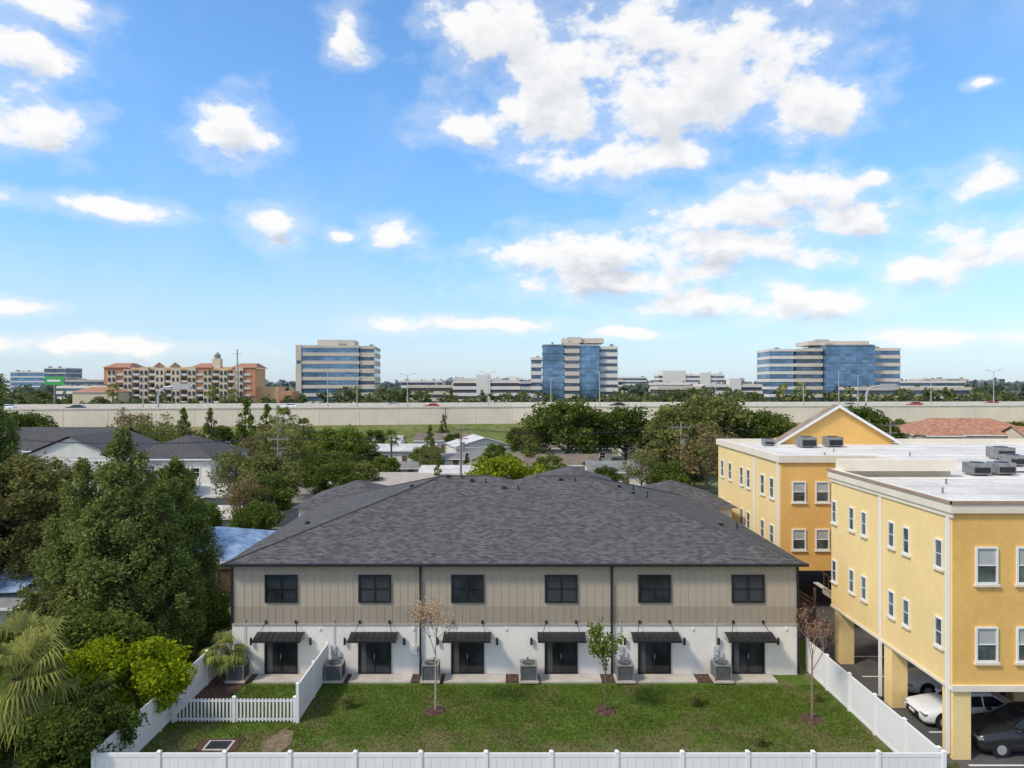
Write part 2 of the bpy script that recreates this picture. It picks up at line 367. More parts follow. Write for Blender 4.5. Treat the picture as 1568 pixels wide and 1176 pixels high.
def sheet(name,pts,m,z):
    b=MB(); b.poly([(x,y,z) for x,y in pts]); return obj(name,b.mesh(name,m))
sheet('ground',[(-4000,-200),(4000,-200),(4000,7000),(-4000,7000)],groundm,0)
sheet('lawn',[(-15.4,20),(15.6,20),(15.6,37.1),(-15.4,37.1)],lawnm,.012)
sheet('side_lawn',[(-40,20),(-15.4,20),(-15.4,62),(-40,62)],lawnm,.008)
sheet('parking_lot',[(17.3,15),(60,15),(60,70),(17.3,70)],asph,.012)
sheet('soil_bed',[(-15.3,33.2),(-14.5,33.0),(-13.7,34.6),(-13.4,36),(-13.3,36.9),(-15.3,36.9)],mulch,.03)
sheet('soil_bed',[(-10.3,29.2),(-9.6,29.0),(-9.3,29.9),(-9.5,31.0),(-10.1,31.2),(-10.4,30.2)],mat('bare_soil',(.2,.15,.09),1,.3,5),.05)
pmk=MB()
for y in (28.3,31.0,33.8,36.9,39.6): pmk.box(18.2,23,y-.05,y+.05,.013,.017)
obj('parking_stall_lines',pmk.mesh('parking_stall_lines',white))
sheet('grass_strip',[(15.6,15),(17.3,15),(17.3,62),(15.6,62)],lawnm,.008)
sheet('driveway',[(-19,60),(19,60),(19,66),(-19,66)],conc,.012)
road=mat('worn_road',(.28,.26,.235),.95,.15,.5)
sheet('road',[(-120,68),(60,70),(60,76),(-120,74)],road,.012)
sheet('road',[(-27,76),(-22,76),(-40,170),(-47,170)],road,.016)
sheet('road',[(-200,146),(200,146),(200,152),(-200,152)],road,.012)

MULCHR=[(-3.55,33,.55),(4.35,33,.55),(13.6,32.2,.55),(-12.3,29.8,.8),(-14.6,35,1.4),(-9.9,30,.7)]
def blades(name,x0,x1,y0,y1,n,h,m):
    P=np.c_[rng.uniform(x0,x1,n),rng.uniform(y0,y1,n),np.zeros(n)+.01]
    keep=np.ones(n,bool)
    for cx,cy,cr_ in MULCHR: keep&=((P[:,0]-cx)**2+(P[:,1]-cy)**2>cr_**2)
    pat=np.sin(P[:,0]*.9+np.sin(P[:,1]*1.3)*1.5)*np.sin(P[:,1]*1.1+P[:,0]*.35)+.6*np.sin(P[:,0]*2.7+P[:,1]*1.9)
    dens=np.clip(.8+.25*pat-.5*np.clip((31.5-P[:,1])/3,0,1),.1,1); keep&=rng.uniform(size=n)<dens
    P=P[keep]; n=len(P)
    a=rng.uniform(0,2*np.pi,n); w=np.c_[np.cos(a),np.sin(a),np.zeros(n)]*.02; t=np.c_[rng.normal(0,.03,n),rng.normal(0,.03,n),h*rng.uniform(.5,1.3,n)]
    V=np.stack([P-w,P+w,P+t+w*.3,P+t-w*.3],1).reshape(-1,3)
    return obj(name,npmesh(name,V,np.arange(4*n).reshape(n,4),[m]))
blm=leafmat('grass_blades',(.09,.15,.025),.45,(1.35,1.1,.9))
blades('lawn_grass',-15.3,15.5,26.2,35.8,120000,.055,blm)

# ------------------------------------------------------------ townhouse building
YF=37.1; XL,XR=-14.6,14.9; ZE=5.86; ZS=2.69
def townhouses():
    o=O('townhouse_building')
    w=o.p('lower_walls',stucco); w.box(XL,XR,YF,57,0,ZS)
    u=o.p('upper_walls',taupe); u.box(XL+.0,XR,YF,57,ZS+.9,ZE-.05)
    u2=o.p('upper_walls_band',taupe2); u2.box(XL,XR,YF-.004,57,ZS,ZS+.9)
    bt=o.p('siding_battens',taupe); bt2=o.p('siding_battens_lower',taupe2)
    x=XL+.2
    while x<XR:
        inw=any(abs(x-c)<.92 for c in CX)
        if inw: bt.box(x-.02,x+.02,YF-.013,YF-.001,5.3,ZE-.06)
        else: bt.box(x-.02,x+.02,YF-.013,YF-.001,ZS+.9,ZE-.06)
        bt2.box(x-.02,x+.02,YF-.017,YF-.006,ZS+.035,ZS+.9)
        x+=.4065
    o.p('belt_trim',mat('belt_trim',(.44,.38,.31))).box(XL-.01,XR+.01,YF-.06,YF-.031,ZS-.05,ZS+.03)
    shade=mat('window_shade',(.08,.078,.075),.7,.1)
    for i,c in enumerate(CX):
        o.win('-y',YF,c-.85,c+.85,3.80,5.25,black,dkglass,v=1,h=1,fw=.08,dep=.09,blind=(mat('insect_screen',(.045,.047,.05),.6,.1),.97) if i%2 else None)
        o.win('-y',YF,c-.86,c+.86,.05,1.92,black,dkglass,v=1,h=0,fw=.08,dep=.09)
        o.p('interior_curtains',shade).box(c-.74,c-.45,YF-.0235,YF-.0205,.14,1.83)
        o.p('door_handles',galv).box(c-.02,c+.01,YF-.12,YF-.09,.9,1.15)
        aw=o.p('awning_panels',black); fr=o.p('awning_frames',black)
        xa,xb=c-1.22,c+1.22; za,zb=2.26,2.07; ya,yb=YF-.01,YF-.85
        aw.poly([(xa,ya,za),(xb,ya,za),(xb,yb,zb),(xa,yb,zb)][::-1]); aw.poly([(xa,ya,za-.03),(xb,ya,za-.03),(xb,yb,zb-.03),(xa,yb,zb-.03)])
        for k in range(9):
            xx=xa+(xb-xa)*k/8; fr.cyl((xx,ya,za+.01),(xx,yb,zb+.01),.018,n=4)
        fr.box(xa-.02,xb+.02,yb-.04,yb,zb-.07,zb+.03)
        for s_ in(-.78,.78):
            fr.cyl((c+s_,YF-.03,2.8),(c+s_*1.35,yb+.1,zb+.05),.017,n=6); fr.box(c+s_-.06,c+s_+.06,YF-.09,YF-.061,2.72,2.88)
            for e_ in (xa,xb): fr.cyl((e_,YF-.02,1.98),(e_,yb+.02,zb-.03),.015,n=4)
        for s_ in(-1.55,1.55):
            if XL+.2<c+s_<XR-.2:
                l=o.p('wall_lights',black); l.cyl((c+s_,YF-.12,1.62),(c+s_,YF-.12,1.98),.06,n=10); l.box(c+s_-.03,c+s_+.03,YF-.1,YF,1.76,1.84)
        o.p('patio_slabs',conc).box(c-1.15,c+2.0 if c<12 else c+1.2,YF-1.05+.004*i,YF-.002,.0,.09)
        o.p('mulch_beds',mulch).box(c-2.85 if c>-11 else c-1.9,c-1.16,YF-1.0,YF-.002,0,.06)
    m=o.p('electric_meters',mat('meter_grey',(.5,.5,.49),.5,.05))
    for c in (CX[0]+2.75,CX[1]+2.1,CX[3]+3.1,CX[4]+3.2,CX[0]-1.9):
        m.box(c-.13,c+.13,YF-.14,YF,1.1,1.55); m.cyl((c,YF-.05,1.55),(c,YF-.05,2.95),.02,n=6); m.box(c+.2,c+.36,YF-.09,YF,.95,1.25)
        m.cyl((c+.28,YF-.04,.1),(c+.28,YF-.04,.95),.015,n=5)
        m.cyl((c,YF-.16,1.4),(c,YF-.14,1.4),.09,n=10)
    vt=o.p('wall_vents',white)
    for c in CX: vt.box(c+1.94,c+2.06,YF-.05,YF-.005,2.35,2.47); vt.box(c+1.2,c+1.28,YF-.05,YF-.002,.45,.57)
    hb=o.p('refrigerant_lines',black)
    for c in CX: hb.cyl((c-1.75,YF-.03,.3),(c-1.75,YF-.03,.95),.025,n=6); hb.cyl((c-1.75,YF-.03,.3),(c-1.8,YF-.35,.25),.025,n=6)
    g=o.p('gutters',black)
    g.box(XL-.4,XR+.4,YF-.5,YF-.38,ZE-.08,ZE+.06)
    for x in (XL+9.83,XL+19.8): g.box(x-.05,x+.05,YF-.14,YF-.062,.1,ZE-.1); g.box(x-.05,x+.05,YF-.42,YF-.1,ZE-.14,ZE-.06)
    for x in (XL,XR): g.box(x-.06,x+.06,YF-.06,YF-.031,ZS+.04,ZE-.1)
    g.box(XR-.02,XR+.1,YF-.09,YF+.02,.1,ZS-.06)
    sf=o.p('soffit_fascia',mat('soffit',(.05,.05,.052),.7)); sf.box(XL-.38,XR+.38,YF-.37,57.4,ZE-.06,ZE-.02)
    r=o.p('roof_shingles',shing); x0,x1,y0,y1=XL-.4,XR+.4,YF-.4,57.5; p=.312; h=(y1-y0)/2; zt=ZE+p*h; ym=(y0+y1)/2; d=.46; cx=.15
    z0=ZE; e=d/p
    A=(x0,y0,z0);B=(x1,y0,z0);Cc=(x1,y1,z0);Dd=(x0,y1,z0)
    L=(x0+h,ym,zt);L2=(cx-e,ym,zt);R2=(cx+e,ym,zt);Rr=(x1-h,ym,zt);Mf=(cx,ym-e,zt-d);Mb=(cx,ym+e,zt-d)
    r.poly([A,B,Rr,R2,Mf,L2,L]); r.poly([Cc,Dd,L,L2,Mb,R2,Rr]); r.poly([Dd,A,L]); r.poly([B,Cc,Rr]); r.poly([L2,Mf,Mb]); r.poly([R2,Mb,Mf])
    rc=o.p('ridge_caps',dkroof)
    for s_,t_ in ((A,L),(B,Rr),(L,L2),(R2,Rr),(Dd,L),(Cc,Rr)): rc.cyl((s_[0],s_[1],s_[2]+.0),(t_[0],t_[1],t_[2]+.0),.07,n=6)
    def hip(a0,a1,b0,b1,zb,pp):
        hh=min(a1-a0,b1-b0)/2; zt2=zb+pp*hh
        if (a1-a0)>=(b1-b0): P,Q=(a0+hh,(b0+b1)/2,zt2),(a1-hh,(b0+b1)/2,zt2); r.poly([(a0,b0,zb),(a1,b0,zb),Q,P]); r.poly([(a1,b1,zb),(a0,b1,zb),P,Q]); r.poly([(a0,b1,zb),(a0,b0,zb),P]); r.poly([(a1,b0,zb),(a1,b1,zb),Q])
        else: P,Q=((a0+a1)/2,b0+hh,zt2),((a0+a1)/2,b1-hh,zt2); r.poly([(a0,b0,zb),(a1,b0,zb),P]); r.poly([(a1,b1,zb),(a0,b1,zb),Q]); r.poly([(a0,b1,zb),(a0,b0,zb),P,Q]); r.poly([(a1,b0,zb),(a1,b1,zb),Q,P])
    for a0,a1 in ((-16.6,-8.4),(8.9,17.1)):
        hip(a0,a1,53.5,62,ZE-.02,.38); w.box(a0+.4,a1-.4,54,61.6,0,ZE-.1)
    hip(1.0,8.2,50,60,ZE+1.5,.38); 
    v=o.p('roof_vents',black)
    for x,y in ((-12.5,43.5),(-6.5,46.2),(-.5,45.3),(3.2,46.5),(7,46.4),(7.6,44.8),(12.5,42.5),(-4.2,46.9),(-2.6,46.3)):
        zz=ZE+p*min(y-y0,x-x0,x1-x); v.box(x-.12,x+.12,y-.12,y+.12,zz-.05,zz+.16)
        v.cyl((x+.9,y-.2,zz-.2),(x+.9,y-.2,zz+.22),.04,n=8)
    o.done()
CX=[-12.04,-7.16,-2.32,2.56,7.43,12.31]
townhouses()
def ac(x,y):
    o=O('air_conditioner_unit',(x,y,.09)); g=o.p('casing',greymet); k=o.p('coil',mat('coil_dark',(.05,.055,.06),.6,.2,10))
    o.p('pad',conc).box(-.5,.5,-.5,.5,.0,.1)
    k.box(-.37,.37,-.37,.37,.11,.78)
    for sx in(-1,1):
        for sy in(-1,1): g.box(sx*.4-.03,sx*.4+.03,sy*.4-.03,sy*.4+.03,.1,.8)
    g.box(-.43,.43,-.43,.43,.8,.86)
    for i in range(12):
        z=.15+i*.053; g.box(-.38,.38,-.4,-.385,z,z+.018); g.box(-.4,-.385,-.38,.38,z,z+.018)
    k.cyl((0,0,.861),(0,0,.875),.33,n=20)
    for i in range(8):
        a=i*math.pi/8; g.cyl((-.33*math.cos(a),-.33*math.sin(a),.89),(.33*math.cos(a),.33*math.sin(a),.89),.008,n=4)
    o.done()
for c in (-14.0,-9.05,-4.15,.85,5.75,10.7): ac(c,36.35)

# ------------------------------------------------------------ fences
def fence(name,p0,p1,h=1.7,pick=False):
    dx,dy=p1[0]-p0[0],p1[1]-p0[1]; Ln=math.hypot(dx,dy); o=O(name,(p0[0],p0[1],0),math.atan2(dy,dx))
    n=max(1,round(Ln/2.4)); po=o.p('posts',white); ra=o.p('rails',white); pa=o.p('panels',white)
    for i in range(n+1):
        x=Ln*i/n; po.box(x-.065,x+.065,-.065,.065,0,h+.06); b=len(po.v)
        po.v+=[(x-.085,-.085,h+.06),(x+.085,-.085,h+.06),(x+.085,.085,h+.06),(x-.085,.085,h+.06),(x,0,h+.13)]; po.f+=[(b,b+1,b+4),(b+1,b+2,b+4),(b+2,b+3,b+4),(b+3,b,b+4),(b,b+3,b+2,b+1)]
    for i in range(n):
        a=Ln*i/n+.066; e=Ln*(i+1)/n-.066
        if pick:
            ra.box(a,e,-.025,.025,.12,.2); ra.box(a,e,-.025,.025,h-.16,h-.08)
            m=int((e-a)/.16)
            for j in range(m): xx=a+.08+(e-a-.16)*j/(m-1); pa.box(xx-.038,xx+.038,-.04,-.026,.06,h); 
        else:
            ra.box(a,e,-.035,.035,.05,.19); ra.box(a,e,-.035,.035,h-.14,h)
            m=int((e-a)/.29)
            for j in range(m):
                s=(e-a)/m; pa.box(a+s*j+.004,a+s*(j+1)-.004,-.02,.02,.19,h-.141)
    o.done()
fence('vinyl_fence',(-15.3,26),(15.8,26)); fence('vinyl_fence',(-15.4,26.3),(-15.4,43)); fence('vinyl_fence',(15.8,26.3),(15.6,37.5))
fence('vinyl_fence',(-9.62,31.9),(-9.6,36.9)); fence('picket_fence',(-15.2,31.9),(-9.75,31.9),1.1,True)
o=O('chain_link_fence',(-20.5,47,0)); q=o.p('wire',galv)
for i in range(5): q.cyl((i*1.3,0,0),(i*1.3,0,1.3),.03,n=6)
for z in(.05,.65,1.28): q.cyl((0,0,z),(5.2,0,z),.02,n=5)
for i in range(13,53): x=i*.1; q.cyl((x-1.2,0,.05),(x,0,1.28),.004,n=3); q.cyl((x,0,.05),(x-1.2,0,1.28),.004,n=3)
o.done()

# ------------------------------------------------------------ yard plants
def disc(name,x,y,r,m,z=.03):
    b=MB(); n=18; pts=[(x+math.cos(i*2*math.pi/n)*r*rng.uniform(.8,1.15),y+math.sin(i*2*math.pi/n)*r*rng.uniform(.8,1.15)) for i in range(n)]
    b.v=[(px,py,.0) for px,py in pts]+[((px-x)*.8+x,(py-y)*.8+y,z+.06) for px,py in pts]
    b.f=[(i,(i+1)%n,n+(i+1)%n,n+i) for i in range(n)]+[tuple(n+i for i in range(n))]
    return obj(name,b.mesh(name,m))
for x,y,r_ in MULCHR[:3]: disc('mulch_ring',x,y,r_,mulch)
obj('crape_myrtle_tree',bare_tree('crape_myrtle',5.2,barkpale,LF['pale'],.34,5,4,.04),(-3.55,33,0),0,(1.05,1.05,1.18))
obj('crape_myrtle_tree',bare_tree('crape_myrtle_b',5.2,barkred,LF['red'],.42,5,2,.035),(13.6,32.2,0),0,(1.1,1.1,1.1))
obj('young_pine_tree',bare_tree('young_pine',4.4,bark,LF['mid'],.5,4,7,.08,.2),(4.35,33,0),0,(1.05,1.05,1.15))
bush=tree_mesh('bush',1.0,.5,.1,14,900,.05,'round',.45,bark,LF['olive'])
for x,y,s_ in ((-7.75,33.3,.75),(8.6,33.5,.8),(10.4,29.8,.6),(14.6,34,.6),(16.7,29.6,.7),(16.5,31.5,.5),(16.9,28.2,.6),(16.6,34,.5),(16.8,27.2,.8)): obj('shrub',bush,(x,y,0),s_,s_)
pm=palm_mesh('small_palm',1.7,1.3,14,bark,LF['palm']); obj('small_palm',pm,(-14.7,36.3,0))
o=O('storm_drain',(-12.3,29.8,0)); o.p('frame',conc).box(-.55,.55,-.4,.4,.031,.06); o.p('grate',black).box(-.45,.45,-.32,.32,.061,.075); o.p('gravel',mulch).box(-.9,.9,-.65,.65,.0,.03); o.done()

# big left trees
nearT=tree_mesh('near_tree',12.6,3.7,1.6,190,52000,.105,'cone',.2,bark,LF['tall'],None,.2)
obj('tall_tree',nearT,(-20.9,38,0)); obj('tall_tree',nearT,(-18.7,38.2,0),2,.72); obj('tall_tree',nearT,(-23.5,39,0),4,.86); obj('tall_tree',nearT,(-19.4,41,0),5,.85)
nearO=tree_mesh('near_oak',12.5,5.0,2.5,120,42000,.13,'round',.2,bark,LF['olive'],None,.2)
obj('oak_tree',nearO,(-30.5,44,0),.5,.9); obj('oak_tree',nearO,(-25.5,51,0),2.1,.68,{1:LF['oak']})
obj('oak_tree',nearO,(-36,42,0),4,.9,{1:LF['oak']}); obj('tall_tree',nearT,(-34.6,46.5,0),1,(.9,.9,1.36))
sh=tree_mesh('near_shrub',3.9,2.9,.5,60,24000,.10,'round',.26,bark,LF['bright'])
obj('bright_shrub',sh,(-17.2,31.5,0),0,(1,1,1)); obj('shrub',sh,(-16.6,27.2,0),1,.8,{1:LF['dark']}); obj('shrub',sh,(-20.2,33.8,0),2,1.15,{1:LF['oak']})
obj('shrub',sh,(-20.5,28.0,0),2,.7,{1:LF['dark']}); obj('shrub',sh,(-24,39,0),2,1.1,{1:LF['olive']}); obj('shrub',sh,(-18.3,42,0),3,.7,{1:LF['mid']})
pl=palm_mesh('fan_palm',3.6,2.7,34,bark,LF['palm']); obj('fan_palm_tree',pl,(-19.5,28,0)); obj('fan_palm_tree',pl,(-21.5,31,0),1,.95); obj('fan_palm_tree',pl,(-17.5,29.3,0),2,.6)

# ------------------------------------------------------------ yellow apartment building
def yellowb():
    o=O('yellow_apartment_building'); X=17.8; zb=2.83; zt=10.0; zc=10.47
    w=o.p('side_walls',yellow); f=o.p('front_walls',yellow_shaded)
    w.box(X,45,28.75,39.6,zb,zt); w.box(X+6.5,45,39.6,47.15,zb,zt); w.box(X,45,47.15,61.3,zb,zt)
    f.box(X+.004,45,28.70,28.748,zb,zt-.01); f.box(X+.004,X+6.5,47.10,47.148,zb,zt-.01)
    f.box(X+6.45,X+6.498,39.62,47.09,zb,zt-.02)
    c=o.p('parapet_trim',cream)
    def par(x0,x1,y0,y1): c.box(x0,x1,y0,y1,zt+.002,zc)
    par(X-.15,X+.25,28.55,39.75); par(X+.252,45,28.55,28.95); par(X+.252,X+6.5,39.35,39.75); par(X-.15,X+.25,46.95,61.45); par(X+.252,X+6.6,46.95,47.35); par(X+6.3,X+6.6,39.76,46.94); par(X+.252,45,61.1,61.45)
    dr=o.p('drip_edge',mat('drip_edge',(.36,.25,.19)))
    dr.box(X-.2,X-.151,28.5,39.8,zc-.1,zc+.03); dr.box(X-.2,45,28.5,28.549,zc-.1,zc+.03)
    c.box(X-.08,X-.002,28.62,39.68,zt-.2,zt); 
    c.box(X-.06,45,28.60,28.698,zb-.02,zb+.22); c.box(X-.06,X-.002,28.7,39.6,zb-.02,zb+.1)
    c.box(X+.1,X+6.4,38.6,39.3,zc+.0,zc+.6)
    r=o.p('flat_roof',whroof); r.box(X+.25,45,28.95,39.35,zt+.01,zt+.12); r.box(X+6.6,45,39.35,47.35,zt+.01,zt+.12); r.box(X+.25,45,47.35,61.1,zt+.01,zt+.12)
    sm=o.p('roof_seams',mat('roof_seam',(.5,.47,.43)))
    for y in np.arange(30.5,61,2.4):
        x0=X+.3 if (y<39.3 or y>47.4) else X+6.7
        sm.box(x0,44.9,y-.06,y+.06,zt+.121,zt+.127)
    wf=mat('white_frame',(.75,.75,.73),.5,.03); gl=glassmat('apartment_glass',(.09,.11,.10),.1); bd=mat('white_blinds',(.42,.43,.40),.7,.1)
    for i,xx in enumerate((18.7,20.35,23.6,25.3,28.5,30.2)):
        for z0,z1 in ((7.13,8.63),(3.98,5.40)): o.win('-y',28.7,xx,xx+.9,z0,z1,wf,gl,0,1,.07,.08,cream,(bd,(.5,.5,.75)[i%3]))
    for xx in (18.55,20.1,21.9):
        for z0,z1 in ((7.36,8.75),(4.2,5.6)): o.win('-y',47.1,xx,xx+.92,z0,z1,wf,gl,0,1,.08,.08,cream,(bd,.5))
    for yy in (29.3,31.75,33.0,35.6,36.9,38.9):
        for z0,z1 in ((7.55,8.75),(4.3,5.5)): o.win('-x',X,yy,yy+.55,z0,z1,wf,gl,0,1,.06,.07,cream)
    for yy in (48.2,50,53,54.6,57.5,59.6):
        for z0,z1 in ((7.4,8.8),(4.3,5.6)): o.win('-x',X,yy,yy+.8,z0,z1,wf,gl,0,1,.07,.07,cream)
    dn=o.p('downspouts',white)
    for yy in (28.9,34.2,52,): dn.box(X-.14,X-.02,yy-.06,yy+.06,.2,zt-.22)
    dn.box(X-.14,X-.02,47.3,47.42,.2,zt)
    cl=o.p('columns',yellow)
    for yy in (28.7,33.3,38.5): cl.box(X+.02,X+.75,yy+.02,yy+.72,0,zb-.03)
    for yy in (47.2,53,60): cl.box(X+.02,X+.7,yy,yy+.7,0,zb)
    for xx in (24,30,36):
        for yy in (28.8,34,38.6): cl.box(xx,xx+.6,yy,yy+.6,0,zb)
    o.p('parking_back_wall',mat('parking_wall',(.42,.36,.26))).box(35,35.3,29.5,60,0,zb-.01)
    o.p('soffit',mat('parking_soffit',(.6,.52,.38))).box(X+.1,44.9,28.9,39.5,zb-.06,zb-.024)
    g=o.p('gable_wall',yellow_shaded); a0,a1,y0,y1,ze,zp=22.8,32.2,60.0,62,10.5,13.35; m=(a0+a1)/2
    g.poly([(a0,y0,zc-.6),(a1,y0,zc-.6),(a1,y0,ze),(m,y0,zp),(a0,y0,ze)]); g.box(a0+.02,a1-.02,y0+.02,y1,zb,ze)
    gt=o.p('gable_trim',white)
    for s0,s1 in ((a0-.6,m),(a1+.6,m)):
        zz=ze-.37; gt.poly([(s0,y0-.35,zz-.15),(s1,y0-.35,zp-.15),(s1,y0-.35,zp+.1),(s0,y0-.35,zz+.1)])
    tr=o.p('gable_roof',tanroof)
    tr.poly([(a0-.6,y0-.34,ze-.27),(m,y0-.34,zp+.1),(m,y1-1,zp+.1),(a0-.6,y1-1,ze-.27)]); tr.poly([(m,y0-.34,zp+.1),(a1+.6,y0-.34,ze-.27),(a1+.6,y1-1,ze-.27),(m,y1-1,zp+.1)])
    h=o.p('rooftop_units',greymet); hd=o.p('rooftop_unit_grilles',black)
    for x,y,s_ in ((23.6,57,.62),(25.9,57.4,.6),(25.9,39.6,.5),(27.4,39.8,.5),(31.0,44,.5),(21.0,58.3,.4),(33,48,.6)):
        h.box(x-s_,x+s_,y-s_,y+s_,zt+.22,zt+.2+1.25*s_); hd.box(x-s_*.85,x+s_*.85,y-s_-.03,y-s_-.005,zt+.3,zt+1.2*s_); hd.cyl((x,y,zt+.2+1.25*s_),(x,y,zt+.24+1.25*s_),s_*.7,n=14)
        h.box(x-s_*.9,x-s_*.7,y-.3,y+.3,zt+.128,zt+.22); h.box(x+s_*.7,x+s_*.9,y-.3,y+.3,zt+.128,zt+.22)
    for x,y in ((20,33),(22,36),(24,32),(27,36.5),(22,50),(24,53),(28,50)): h.cyl((x,y,zt+.1),(x,y,zt+.4),.05,n=8)
    hd.cyl((26,40.5,zt+.2),(29.5,40.4,zt+.2),.05,n=6)
    o.done()
yellowb()
o=O('slatted_wood_screen'); s=o.p('slats',wood); o.p('posts',wood).box(16.0,16.12,41.4,41.52,0,3.3); o.p('posts',wood).box(17.6,17.72,41.4,41.52,0,3.3)
for i in range(11):
    z=.7+i*.24; s.poly([(16.12,41.45,z+.35),(17.6,41.45,z-.55),(17.6,41.45,z-.42),(16.12,41.45,z+.48)])
o.done()
o=O('exterior_staircase'); s=o.p('steps',conc); rl=o.p('railing',wood)
for i in range(14):
    s.box(19.0+i*.27,19.3+i*.27,43.5,44.8,2.65-i*.19,2.71-i*.19); rl.cyl((19.1+i*.27,43.5,2.7-i*.19),(19.1+i*.27,43.5,3.65-i*.19),.025,n=4)
rl.cyl((19.0,43.5,3.7),(22.8,43.5,1.0),.04,n=6); s.poly([(19,43.5,2.4),(22.8,43.5,-.2),(22.8,43.5,.0),(19,43.5,2.7)]); o.done()

# ------------------------------------------------------------ cars
def car_parts(o,Ln=4.6,W=1.82,H=1.45,suv=False,paint=None):
    zb=.22; hd=1.02 if suv else .84
    st=[(-.5,.72,.42,.60,.62),(-.485,.86,.26,.68,.72),(-.44,.95,zb,.74,.80),(-.34,1.0,zb,.80,.90),(-.2,1.0,zb,.86,.98),(0,1.0,zb,.89,1.0),(.2,1.0,zb,.90,1.02),(.36,.99,zb,.90,1.02),(.45,.95,zb,.88,.98),(.49,.86,.3,.80,.86),(.5,.78,.42,.7,.74)]
    sc_=hd/.9; b=o.p('body',paint); ring=[]
    for x,wf,z0,z1,z2 in st:
        x*=Ln; w=W/2*wf; z1*=sc_; z2*=sc_
        r=[(x,-w*.93,z0),(x,-w,z0+.12),(x,-w*1.0,(z0+z1)/2+.05),(x,-w*.97,z1),(x,-w*.82,z2-.01),(x,-w*.4,z2+.015),(x,w*.4,z2+.015),(x,w*.82,z2-.01),(x,w*.97,z1),(x,w,(z0+z1)/2+.05),(x,w,z0+.12),(x,w*.93,z0)]
        ring.append(len(b.v)); b.v+=r
    n=12
    for i in range(len(st)-1):
        for j in range(n):
            a_,c_=ring[i]+j,ring[i]+(j+1)%n; b.f.append((a_,ring[i+1]+j,ring[i+1]+(j+1)%n,c_))
    b.f.append(tuple(ring[0]+j for j in range(n))); b.f.append(tuple(ring[-1]+n-1-j for j in range(n)))
    zc=.93*sc_; g=o.p('cabin_glass',dkglass); rf=o.p('cabin_roof',paint)
    xs=(-.22,-.03,.26,.46) if suv else (-.2,-.02,.2,.4)
    w0=W/2*.86; w1=W/2*.66
    lo_=[(xs[0]*Ln,-w0),(xs[3]*Ln,-w0),(xs[3]*Ln,w0),(xs[0]*Ln,w0)]; hi=[(xs[1]*Ln,-w1),(xs[2]*Ln,-w1),(xs[2]*Ln,w1),(xs[1]*Ln,w1)]
    zh=H-.06
    for i in range(4):
        j=(i+1)%4; g.poly([(*lo_[i],zc-.06),(*lo_[j],zc-.06),(*hi[j],zh),(*hi[i],zh)])
    b2=len(rf.v); rf.v+=[(x,y*1.03,zh-.02) for x,y in hi]+[(x*.92+.04,y*.86,H) for x,y in hi]
    for i in range(4): j=(i+1)%4; rf.f.append((b2+i,b2+j,b2+4+j,b2+4+i))
    rf.f.append((b2+4,b2+5,b2+6,b2+7))
    for i in range(4): rf.cyl((*lo_[i],zc-.06),(*hi[i],zh),.035,n=5)
    for sg in(-1,1):
        xm=(xs[1]+xs[2])/2*Ln; rf.cyl((xm,sg*w0,zc-.04),(xm,sg*w1,zh),.03,n=5)
        o.p('mirrors',paint).box((xs[0]+.06)*Ln,(xs[0]+.1)*Ln,sg*(W/2-.02),sg*(W/2+.16),zc,zc+.13)
        for wx in(-.31,.3):
            t=o.p('tyres',mat('tyre',(.02,.02,.02),.9)); t.cyl((wx*Ln,sg*(W/2-.2),.33),(wx*Ln,sg*(W/2+.012),.33),.33,n=20)
            o.p('wheel_arches',black).cyl((wx*Ln,sg*(W/2-.3),.36),(wx*Ln,sg*(W/2+.004),.36),.39,n=20)
            h=o.p('hubs',galv); h.cyl((wx*Ln,sg*(W/2+.0),.33),(wx*Ln,sg*(W/2+.022),.33),.2,n=10)
        o.p('headlights',mat('lamp_lens',(.3,.31,.33),.15,.05)).box(-.497*Ln,-.455*Ln,sg*W*.27,sg*W*.455,.6*sc_,.69*sc_)
        o.p('tail_lights',mat('tail_lens',(.4,.02,.02),.2,.05)).box(.478*Ln,.503*Ln,sg*W*.25,sg*W*.42,.68*sc_,.8*sc_)
    o.p('grille',black).box(-.506*Ln,-.485*Ln,-W*.26,W*.26,.34,.58); o.p('number_plate',white).box(-.512*Ln,-.507*Ln,-.2,.2,.44,.54)
def carpaint(n,c): return mat(n,c,.25,.02,.3,spec=.6)
pw=carpaint('white_paint',(.78,.78,.78)); pk=carpaint('black_paint',(.02,.02,.022)); pr=carpaint('red_paint',(.4,.03,.02)); pg=carpaint('silver_paint',(.4,.41,.42)); pb=carpaint('blue_paint',(.04,.08,.2))
for x,y,suv,pt,Hh in ((21.5,35.2,False,pw,1.45),(20.4,32.1,False,pw,1.42),(21.3,29.75,True,pk,1.62),(23,38.2,False,pg,1.45),(-26.5,54.5,False,pg,1.45),(-27,72,False,pw,1.45),(-10,72,False,pg,1.45),(3,63,True,pw,1.7),(-40,71,True,pk,1.6)):
    o=O('parked_car',(x,y,.02),.0); car_parts(o,4.6,1.84,Hh,suv,pt); o.done(smooth=('body',))

